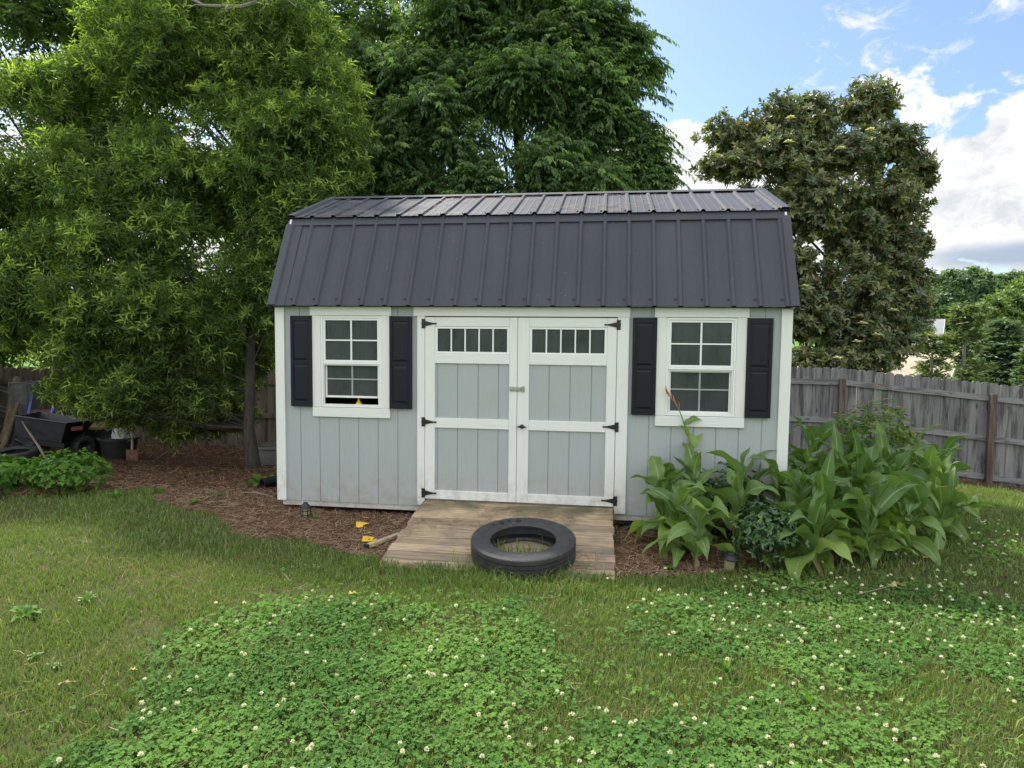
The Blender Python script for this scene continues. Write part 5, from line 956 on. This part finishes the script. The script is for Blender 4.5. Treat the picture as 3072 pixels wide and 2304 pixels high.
# ------------------------------------------------------------------ fences
def fence(pts, ztops, label, wood, rail, post, H=1.66, both=False, base_rail=True, side=-1, name='picket_fence'):
    """pts: plan points of the posts; side: -1 puts rails and posts towards the camera"""
    e = empty(name, (pts[0][0], pts[0][1], float(gh(*pts[0]))), label, 'fence'); o0 = np.array(e.location)
    for i in range(len(pts)-1):
        a, b = np.array(pts[i]), np.array(pts[i+1]); L = np.linalg.norm(b-a); d = (b-a)/L; nrm = np.array([d[1], -d[0]])*(-side)
        if np.dot(nrm, CP[:2]-a) < 0: nrm = -nrm
        ang = math.atan2(d[1], d[0]); za, zb = ztops[i], ztops[i+1]; q = MB(); x = -.03 if i else .01
        while x < L-.04:
            w = .138; zt = za+(zb-za)*(x+w/2)/L+random.uniform(-.008, .012); zl = zt-H+random.uniform(-.01, .01); c = .03; M = Matrix.Translation(Vector((*(a+d*x), 0))-Vector(o0)) @ Matrix.Rotation(ang, 4, 'Z') @ Matrix.Rotation(random.uniform(-.0025, .0025), 4, 'Y')
            q.prism([(0, zl), (w, zl), (w, zt-c), (w-c*.9, zt), (c*.9, zt), (0, zt-c)], -.008+random.uniform(-.002, .002), .008, M); x += w+random.uniform(.001, .006)
        q.build('picket_panel', wood, e)
        for dz in (.20, .86, 1.50):
            if dz > 1.4 and not base_rail: continue
            r = MB(); p0 = a+nrm*.03; v = []
            for (pp_, zz) in ((a, za), (b, zb)):
                for yo_, zo in ((.012, 0), (.050, 0), (.050, -.09), (.012, -.09)): w_ = pp_+nrm*yo_; v.append(tuple(np.array([w_[0], w_[1], zz-dz+zo])-o0))
            r.add(v, [(0, 1, 2, 3), (4, 7, 6, 5), (0, 4, 5, 1), (1, 5, 6, 2), (2, 6, 7, 3), (3, 7, 4, 0)]); r.build('rail', rail, e)
    for i, p in enumerate(pts):
        d = np.array(pts[min(i+1, len(pts)-1)])-np.array(pts[max(i-1, 0)]); ang = math.atan2(d[1], d[0]); nn = np.array([d[1], -d[0]])/np.linalg.norm(d); nn = nn if np.dot(nn, CP[:2]-np.array(p)) > 0 else -nn
        w_ = np.array(p)+nn*.095; q = MB(); q.box(-.048, .048, -.044, .044, ztops[i]-H-.25, ztops[i]-.17, Matrix.Translation(Vector((w_[0], w_[1], 0))-Vector(o0)) @ Matrix.Rotation(ang, 4, 'Z'), bev=.004); q.build('post', post, e)
    return e
FA = P(1818, 795, 11.5); FB = P(2142, 828, 10.9); dAB = (FB-FA)[:2]; FCp = FB[:2]+dAB*1.02; FD = FCp+dAB
slope = (FB[2]-FA[2])
fence([(-.2, 6.15), (2.3, 6.1), tuple(FA[:2]), tuple(FB[:2]), tuple(FCp), tuple(FD)], [FA[2]+.03, FA[2]+.02, FA[2], FB[2], FB[2]+slope*1.0, FB[2]+slope*1.8], 'weathered grey wooden picket fence with dog eared boards behind the canna bed at right', 'fence_wood', 'fence_rail', 'fence_post')
FL1 = P(600, 803, 12.4); fence([(-.5, 6.3), (-3.0, 6.2), (-5.4, 6.1), (-7.8, 6.0), (-9.6, 5.9)], [FL1[2]]*5, 'shaded brown wooden fence behind the oak trunk left of the shed', 'fence_brown', 'fence_brown', 'fence_brown')
fence([(-9.7, 5.8), (-9.3, 3.4), (-9.1, 1.2)], [FL1[2]-.05, FL1[2]+.12, FL1[2]+.2], 'brown fence section turning towards the viewer at the far left', 'fence_brown', 'fence_brown', 'fence_brown')
# ------------------------------------------------------------------ the clutter in the shade at left
def at(u, v, d): return P(u, v, d)
Z8 = lambda x, y: (x*.211/S_, (1130+y*.211)/S_)          # enlarged detail view -> photo view
def z8(x, y, d): return P(*Z8(x, y), d)
cw = z8(740, 725, 10.4); yaw = R(14)
ce = empty('dump_cart', onG(cw), 'black steel dump cart tipped in the shade with a red label', 'garden cart'); co = np.array(ce.location)
TC = Matrix.Translation(Vector(cw)-Vector(co)) @ Matrix.Rotation(yaw, 4, 'Z') @ Matrix.Rotation(R(9), 4, 'Y')
q = MB(); T_ = [(-.40, -.30, .17), (.36, -.30, .17), (.36, .30, .17), (-.40, .30, .17)]; B_ = [(-.46, -.22, -.17), (.27, -.22, -.17), (.27, .22, -.17), (-.46, .22, -.17)]
T_ = [(-.36, -.32, .17), (.36, -.32, .17), (.50, .30, .17), (-.36, .30, .17)]; B_ = [(-.42, -.20, -.17), (.26, -.20, -.17), (.26, .24, -.17), (-.42, .24, -.17)]
v = T_+B_+[(x*.97, y*.95, z) for x, y, z in T_]+[(x*.97, y*.95, z+.02) for x, y, z in B_]
q.add(v, [(0, 1, 5, 4), (1, 2, 6, 5), (2, 3, 7, 6), (3, 0, 4, 7), (7, 6, 5, 4), (8, 12, 13, 9), (9, 13, 14, 10), (10, 14, 15, 11), (11, 15, 12, 8), (12, 15, 14, 13), (0, 8, 9, 1), (1, 9, 10, 2), (2, 10, 11, 3), (3, 11, 8, 0)], TC)
q.tube([(-.37, -.33, .17), (.37, -.33, .17)], .012, 6, TC)
for k in range(7): t = k/6; q.lathe([(0, .006), (.007, .004), (.009, 0)], 8, TC @ TR((-.41+.66*t, -.206, -.155), rx=R(75)))
q.build('box', 'cart_steel', ce)
q = MB(); q.add([(.362, -.318, .172), (.502, .302, .172), (.264, .242, -.172), (.264, -.198, -.172)], [(0, 1, 2, 3)], TC @ Matrix.Translation((.003, 0, 0))); q.build('tailgate', 'cart_black', ce)
q = MB(); q.box(-.095, .095, -.004, 0, -.03, .03, bev=.002); TL_ = TC @ TR((.405, -.08, .06), rz=R(66)); lb = q.build('label', 'label_ink', ce); lb.matrix_local = TL_
q = MB(); q.box(-.09, .09, -.0055, -.0041, -.026, .026); q.build('label_face', 'label_red', lb); q = MB(); v, f = text_mesh('CRAFTSMAN', .030, .0004); q.add(v, f, TR((0, -.006, 0), rx=R(90))); o = q.build('print', 'label_ink', lb)
def knob_wheel(parent, p, r, w, axis_rz, name='wheel', rim=None, mat='rubber'):
    q = MB(); q.lathe([(r*.55, w*.5), (r*.8, w*.55), (r*.95, w*.45), (r, w*.3), (r, -w*.3), (r*.95, -w*.45), (r*.8, -w*.55), (r*.55, -w*.5)], 28, closed=True)
    for k in range(22):
        a = 2*math.pi*k/22
        for s in (-1, 1): q.box(-.012, .012, -.010, .006, s*w*.22-w*.14, s*w*.22+w*.14, Matrix.Rotation(a+s*.07, 4, 'Z') @ Matrix.Translation((0, r+.004, 0)))
    o = q.build(name, mat, parent, smooth=True, sharp=35); o.rotation_euler = (R(90), 0, axis_rz); o.location = Vector(p)-(Vector(parent.location) if parent else Vector()); q = MB(); q.lathe([(0, w*.2), (r*.2, w*.25), (r*.3, w*.1), (r*.56, w*.35), (r*.56, -w*.35), (0, -w*.2)], 20); q.build('rim', rim or 'cart_black', o, smooth=True); return o
knob_wheel(ce, onG(z8(530, 1180, 10.3), .17), .17, .16, yaw+R(60)); knob_wheel(ce, onG(z8(1180, 1190, 10.6), .17), .17, .16, yaw+R(60))
q = MB(); a_, b_ = z8(215, 890, 10.2), z8(610, 1075, 10.3); q.tube([tuple(a_-co), tuple(b_-co)], .028, 6); q.tube([tuple(a_-co+np.array([0, 0, -.03])), tuple(a_-co+np.array([0, 0, .06]))], .012, 6); q.tube([tuple(z8(600, 900, 10.4)-co), tuple(z8(560, 1010, 10.4)-co)], .012, 6); q.tube([tuple(z8(700, 920, 10.4)-co), tuple(z8(640, 1060, 10.4)-co)], .012, 6); q.build('tongue', 'cart_black', ce)
q = MB(); q.box(-.38, .3, -.18, .18, -.26, -.178, TC); q.build('undercarriage', 'cart_black', ce)
wb = empty('wheelbarrow', onG(z8(620, 700, 11.0)), 'wheelbarrow with blue handles and rusty tray standing behind the black cart', 'wheelbarrow'); wo_ = np.array(wb.location)
for (a_, b_) in (((485, 90), (350, 920)), ((855, 210), (720, 560))):
    q = MB(); A, B = z8(*a_, 11.2)-wo_, z8(*b_, 10.75)-wo_; dvec = Vector(B-A); M = Matrix.Translation(Vector(A)) @ dvec.to_track_quat('Z', 'Y').to_matrix().to_4x4(); q.box(-.02, .02, -.028, .028, 0, dvec.length, M, bev=.003); q.build('handle', 'blue_paint', wb)
q = MB(); c0 = z8(680, 600, 10.95)-wo_; ring = []
for s, (hw, hd, zz) in enumerate(((.29, .04, .12), (.27, .03, .10), (.18, .22, -.22))):
    for k in range(20): a = 2*math.pi*k/20; cx = math.copysign(abs(math.cos(a))**.5, math.cos(a)); sy = math.copysign(abs(math.sin(a))**.5, math.sin(a)); ring.append((c0[0]+hw*cx, c0[1]+(hd+.05)*sy, c0[2]+zz+(.02 if s == 0 else 0)))
q.add(ring, [(s*20+k, s*20+(k+1) % 20, (s+1)*20+(k+1) % 20, (s+1)*20+k) for s in (0, 1) for k in range(20)]+[tuple(range(40, 60))]); q.build('tray', 'rust', wb, smooth=True)
knob_wheel(wb, z8(440, 1020, 10.75), .18, .08, R(25), rim='rust')
def leanlog(u0, v0, u1, v1, d0, d1, r0, r1, mat, name, label, cat):
    a_, b_ = z8(u0, v0, d0), z8(u1, v1, d1); a_ = a_.copy(); a_[2] = max(a_[2], float(gh(a_[0], a_[1]))-.03); e_ = onG(a_); q = MB(); k = np.linspace(0, 1, 6); q.tube([tuple(a_-e_+(b_-a_)*t+np.array([.02*math.sin(t*5), 0, 0])) for t in k], [r0+(r1-r0)*t for t in k], 9); o = q.build(name, mat, smooth=True); o.location = tuple(e_); tag(o, label, cat); return o
leanlog(60, 960, 265, 30, 10.6, 11.4, .085, .07, 'log_bark', 'leaning_log', 'thick bark covered log leaning against the far left fence', 'log')
leanlog(10, 1060, 270, 380, 10.3, 10.9, .045, .03, 'log_bark', 'leaning_log', 'thin pale pole leaning beside the thick log at far left', 'log')
leanlog(700, 1290, 315, 610, 9.7, 10.1, .022, .012, 'stick', 'leaning_stick', 'slender bare stick leaning across the front of the black cart', 'stick')
c = onG(z8(380, 1040, 11.2)); q = MB(); topz = float(z8(380, 70, 11.2)[2]-c[2]); 
for k in range(26): a = 2*math.pi*k/26; q.tube([(.21*math.cos(a), .21*math.sin(a), 0), (.21*math.cos(a), .21*math.sin(a), topz)], .004, 4)
for k in range(14): z = topz*k/13; q.tube([(.21*math.cos(2*math.pi*j/20), .21*math.sin(2*math.pi*j/20), z) for j in range(21)], .004, 4, cap=False)
q.lathe([(.17, .0), (.17, topz-.03)], 20); o = q.build('wire_roll', 'wire_grey'); o.location = tuple(c); tag(o, 'upright roll of grey wire fencing behind the blue wheelbarrow handle', 'wire roll')
c = onG(z8(235, 1230, 9.9), .0); q = MB(); q.lathe(tyre_prof(.30, .18, .17, True), 48, closed=True); o = q.build('spare_tyre', 'rubber', smooth=True, sharp=35); o.location = (c[0], c[1], c[2]+.09); o.rotation_euler = (R(6), 0, 0); tag(o, 'smaller black tyre lying flat in the shade at the far left edge', 'tyre')
c = onG(z8(1700, 1230, 10.6)); q = MB(); ht = float(z8(1740, 860, 10.6)[2]-c[2]); q.lathe([(0, 0), (.22, 0), (.27, ht*.9), (.30, ht*.92), (.30, ht), (.27, ht), (.25, ht-.03), (0, ht-.03)], 28); o = q.build('tub', 'tub_black', smooth=True, sharp=30); o.location = tuple(c); tag(o, 'large round black tub under the white bucket in the shade', 'tub')
q = MB(); q.lathe([(0, .31), (.115, .31), (.12, .30), (.145, .05), (.155, .05), (.155, .035), (.147, .03), (.15, 0), (.143, 0), (.112, .30)], 28); bk = q.build('bucket', 'bucket_white', smooth=True, sharp=30); bp = z8(1740, 850, 10.6); bk.location = (bp[0], bp[1], c[2]+ht-.005); tag(bk, 'upturned white plastic bucket on the black tub', 'bucket')
q = MB(); a_ = z8(1880, 1150, 10.3); b_ = z8(1875, 560, 10.6); e_ = onG(a_); q.tube([tuple(a_-e_), tuple(b_-e_)], .016, 8); sh = q.build('shovel', 'old_board', smooth=True); sh.location = tuple(e_); tag(sh, 'long handled shovel standing beside the white bucket', 'shovel'); q = MB(); q.prism([(-.1, .12), (.1, .12), (.1, -.06), (.05, -.13), (0, -.16), (-.05, -.13), (-.1, -.06)], -.005, .005, Matrix.Translation(Vector(a_-e_))); q.build('blade', 'rust', sh)
q = MB(); c = z8(1390, 700, 10.9); q.lathe([(0, .03), (.15, .03), (.17, 0), (.16, -.01), (.14, .02), (0, .02)], 20); o = q.build('yellow_tray', 'dull_ochre', smooth=True); o.location = tuple(c); o.rotation_euler = (R(12), R(8), 0); tag(o, 'yellow plastic tray lying on the junk right of the red label', 'tray')
q = MB(); c0_ = onG(c); q.box(-.2, .2, -.12, .22, 0, c[2]-c0_[2]-.02, bev=.01); q.box(-.215, .215, -.135, .235, (c[2]-c0_[2])*.55, (c[2]-c0_[2])*.62, bev=.01); o = q.build('storage_bin', 'tub_black'); o.location = tuple(c0_+np.array([0, .05, 0])); tag(o, 'black bin in deep shade under the yellow tray', 'bin')
V, F, U = merge([blade((0, 0, 0), (math.cos(a), math.sin(a)*.3, .3), .16, .10, 2.5, .2, .4, nu=7, nv=5, prof='w') for a in (.3, 1.8, 2.9)]); o = mesh_np('teal_rag', V, [F], 'teal_cloth', smooth=True); o.location = tuple(z8(1760, 420, 10.5)); tag(o, 'teal cloth caught in the twigs above the white bucket', 'cloth')
c = onG(z8(735, 1290, 9.3)); q = MB(); q.lathe([(0, .05), (.05, .045), (.08, .02), (.085, 0), (.07, 0), (0, .03)], 20); o = q.build('hubcap', 'chrome', smooth=True, sharp=30); o.location = (c[0], c[1], c[2]+.08); o.rotation_euler = (R(35), 0, 0); tag(o, 'shiny metal hubcap among the leafy bushes at the left', 'hubcap')
# silver bars on the far left fence
for k, (v0, v1) in enumerate(((150, 200), (440, 480), (665, 700))):
    q = MB(); a_, b_ = z8(-260, v0-85, 10.9), z8(190, v1, 11.6); e_ = onG(a_)
    for off in (0, .06): q.tube([tuple(a_-e_+np.array([0, 0, -off])), tuple(b_-e_+np.array([0, 0, -off]))], .022, 6)
    q.box(-.01, .01, -.01, .01, 0, .01, Matrix.Translation(Vector(a_-e_))); o = q.build('metal_track', 'silver_bar'); o.location = tuple(e_); tag(o, ('upper', 'middle', 'lowest')[k]+' of the three silver metal tracks hung on the far left fence', 'metal track', 'silver tracks on the fence')
# diamond plate toolbox behind the oak trunk
tbp = onG(P(592, 985, 10.2)); q = MB(); q.box(-.55, .55, -.2, .2, 0, .23, bev=.008); q.box(-.57, .57, -.22, .22, .231, .29, bev=.012); o = q.build('toolbox', 'galvanised'); o.location = (tbp[0]+.35, tbp[1], tbp[2]+.02); o.rotation_euler = (0, 0, .05); tag(o, 'silver metal tool chest between the oak trunk and the shed wall', 'tool chest')
q = MB(); q.box(-.56, .56, -.21, .21, 0, .1, bev=.01); o2 = q.build('timber_base', 'old_board', o); o2.location = (0, 0, -.1)
# fallen sticks
for i, ((u0, v0), (u1, v1)) in enumerate((((610, 975), (640, 990)), ((480, 985), (600, 958)), ((330, 1000), (395, 960)), ((590, 1078), (520, 1070)), ((185, 1045), (270, 1062)))):
    a_, b_ = G(u0, v0), G(u1, v1); q = MB(); m_ = (a_+b_)/2+np.array([0, 0, .05]); q.tube([(0, 0, .02), tuple(m_-a_), tuple(b_-a_+np.array([0, 0, .03]))], [.010, .008, .004], 5); o = q.build('fallen_stick', 'stick', smooth=True); o.location = tuple(onG(a_)); tag(o, ('short twig by the tool chest', 'long crooked twig on the mulch left of the oak trunk', 'twig on the dark mulch below the white bucket', 'twig lying before the black pipe', 'stick half buried under the leafy bush')[i], 'stick')
q = MB(); a_, b_ = G(1850, 1300), G(1960, 1278); q.tube([(0, 0, .05), tuple((b_-a_)/2+np.array([0, 0, .06])), tuple(b_-a_+np.array([0, 0, .07]))], [.005, .004, .002], 5); o = q.build('fallen_stick', 'stick'); o.location = tuple(onG(a_)); tag(o, 'thin curved twig on the right clover below the large leaf', 'stick')
# ------------------------------------------------------------------ beyond the fence: houses and trees
def house(name, label, ridge0, ridge1, drop, half, hwall, wallm, roofm, over=.4):
    """gable house; ridge0 is the gable peak facing the camera side, ridge runs to ridge1"""
    r0, r1 = np.array(ridge0), np.array(ridge1); d = (r1-r0); d[2] = 0; L = np.linalg.norm(d); d /= L; s = np.array([-d[1], d[0], 0]); e = empty(name, (r0[0], r0[1], r0[2]-drop-hwall), label, 'house'); eo = np.array(e.location); q = MB()
    for a in (over, L-over):
        q.add([tuple(r0+d*a-s*half-eo+np.array([0, 0, -drop-hwall])), tuple(r0+d*a+s*half-eo+np.array([0, 0, -drop-hwall])), tuple(r0+d*a+s*half-eo+np.array([0, 0, -drop])), tuple(r0+d*a-eo+np.array([0, 0, -.06])), tuple(r0+d*a-s*half-eo+np.array([0, 0, -drop]))], [(0, 1, 2, 3, 4)])
    for sg in (-1, 1): q.add([tuple(r0+d*a+s*half*sg-eo+np.array([0, 0, z])) for a, z in ((over, -drop-hwall), (L-over, -drop-hwall), (L-over, -drop), (over, -drop))], [(0, 1, 2, 3)])
    q.build('wall', wallm, e)
    for sg in (-1, 1):
        q = MB(); h2 = half+over; dz = drop*h2/half; v = [r0, r1*1.0, r0+d*L+s*h2*sg+np.array([0, 0, -dz]), r0+s*h2*sg+np.array([0, 0, -dz])]; v[1] = r0+d*L
        v = [tuple(p-eo) for p in v]+[tuple(p-eo-np.array([0, 0, .12])) for p in v]; q.add(v, [(0, 1, 2, 3), (7, 6, 5, 4), (0, 4, 5, 1), (1, 5, 6, 2), (2, 6, 7, 3), (3, 7, 4, 0)]); q.build('roof', roofm, e)
        q = MB(); a_ = r0-d*.02+np.array([0, 0, -.02]); b_ = r0-d*.02+s*h2*sg+np.array([0, 0, -dz-.02]); q.add([tuple(a_-eo), tuple(b_-eo), tuple(b_-eo-np.array([0, 0, .2])), tuple(a_-eo-np.array([0, 0, .2])), tuple(a_-eo-d*.04), tuple(b_-eo-d*.04), tuple(b_-eo-d*.04-np.array([0, 0, .2])), tuple(a_-eo-d*.04-np.array([0, 0, .2]))], [(0, 1, 2, 3), (4, 7, 6, 5), (0, 4, 5, 1), (2, 6, 7, 3), (1, 5, 6, 2), (0, 3, 7, 4)]); q.build('fascia', 'vinyl_white', e)
    return e
h1 = P(2072, 762, 34.0); house('cream_house', 'cream sided house with tan shingle roof just beyond the right fence', h1, h1+np.array([-7.5, 5.5, 0]), 2.6, 4.2, 3.0, 'cream_siding', 'tan_shingle')
h2 = P(2040, 689, 58.0); house('grey_house', 'pale grey house with grey shingle roof seen above the cream one', h2, h2+np.array([-8, 4, 0]), 2.8, 4.5, 2.6, 'grey_siding', 'grey_shingle')
def conifer(name, label, base_uv, d, top_uv, halfw, n, leaf, seed, barkm='oak_bark', droopy=.2):
    b = P(*base_uv, d); b = onG(b); t = P(*top_uv, d); H = t[2]-b[2]; e = empty(name, b, label, 'tree'); q = MB(); q.tube([(0, 0, -.2), (.02, 0, H*.5), (0, 0, H*.98)], [.14, .09, .02], 8); Ps, Ds = [], []; hw = halfw*S_/FPX*d
    for k in range(n):
        f = random.random()**.8; z = H*(.06+.92*f); rr = hw*(1-f)**.75*random.uniform(.55, 1.1)+.12; a = random.uniform(0, 6.283); en = np.array([rr*math.cos(a), rr*math.sin(a), z-droopy*rr*.3+.25*rr]); st_ = np.array([0, 0, z-.15*rr]); 
        if k % 3 == 0: q.tube([tuple(st_), tuple((st_+en)/2+np.array([0, 0, .06*rr])), tuple(en)], [.022, .014, .005], 4, cap=False)
        m = 7; tt = np.linspace(.35, 1, m)**.8; pp_ = st_+(en-st_)*tt[:, None]; Ps.append(pp_+rng.normal(size=(m, 3))*.06*d/24); Ds.append(np.tile(norm((en-st_)[None])+np.array([0, 0, .35]), (m, 1)))
    P_ = np.concatenate(Ps); D_ = norm(np.concatenate(Ds)+rng.normal(size=(len(P_), 3))*.4); v, f, yo = foliage(P_, D_, .34, 9, .20, .42, 'conifer', T4, .25); mesh_np('crown', v, [f], leaf, e, young=yo); q.build('trunk', barkm, e, smooth=True); return e
conifer('conifer_tree', 'sparse yellowish conifer with bare lower branches before the cream house', (2078, 830), 24, (2072, 652), 70, 110, 'conifer_leaf', 1, 'pale_bark'); conifer('conifer_tree', 'small pale conifer sprout beside the larger sparse one', (2010, 830), 23, (2005, 725), 36, 60, 'conifer_leaf', 3, 'pale_bark')
conifer('conifer_tree', 'dense dark green conifer right of the sparse one', (2160, 830), 26, (2158, 700), 95, 420, 'conifer_dark', 2); conifer('conifer_tree', 'dense dark conifer between the sparse one and the right edge', (2110, 830), 28, (2112, 720), 50, 220, 'conifer_dark', 5); conifer('conifer_tree', 'dark conifer cut by the right edge of the view', (2235, 830), 24, (2240, 750), 50, 160, 'conifer_dark', 7)
def fartree(label, d, base_uv, lb, leaf, n, seed, LL=.5, youngp=.3):
    b = P(*base_uv, d); L_ = lob(lb, None); tree('far_tree', label, b, P(lb[0][0], lb[0][1], d), L_, n, .35, .6, 7, LL, .5, 'far', leaf, 'pale_bark', up=.4, gapcut=.12, shell=.7, youngp=youngp, group='trees on the far slope', ntw=8, allt=300, seed=seed, twigr=.02, gs=2.5)
fartree('large rounded dark green tree on the far slope right of the magnolia', 75, (2080, 700), [(2085, 640, 75, 60, 48), (2040, 665, 75, 40, 42), (2110, 660, 75, 45, 50), (2060, 615, 75, 30, 22), (2015, 690, 75, 22, 25)], 'far_leaf', 4600, 41, .55)
fartree('flat topped dark tree on the far slope at the right edge', 80, (2170, 700), [(2170, 640, 80, 60, 40), (2220, 640, 80, 60, 42), (2145, 625, 80, 30, 20), (2195, 612, 80, 40, 16), (2260, 630, 80, 60, 40)], 'far_leaf', 3600, 43, .55)
fartree('bright yellow green tree at the right edge before the dark ones', 50, (2170, 760), [(2150, 690, 50, 45, 40), (2190, 670, 50, 40, 42), (2215, 700, 50, 40, 50), (2120, 715, 50, 35, 35), (2180, 740, 50, 50, 40), (2245, 650, 50, 45, 45), (2240, 740, 50, 40, 50)], 'far_bright_leaf', 3400, 45, .36, .6)
fartree('small round street tree on the far lawn left of the sparse conifer', 45, (1985, 735), [(1985, 715, 45, 12, 12)], 'far_bright_leaf', 160, 47, .22)
q = MB(); c = P(1952, 742, 44); q.box(-4, 4, -2, 2, -.03, .03); o = q.build('road', 'asphalt'); o.location = tuple(onG(c, .1)); tag(o, kind='structure')
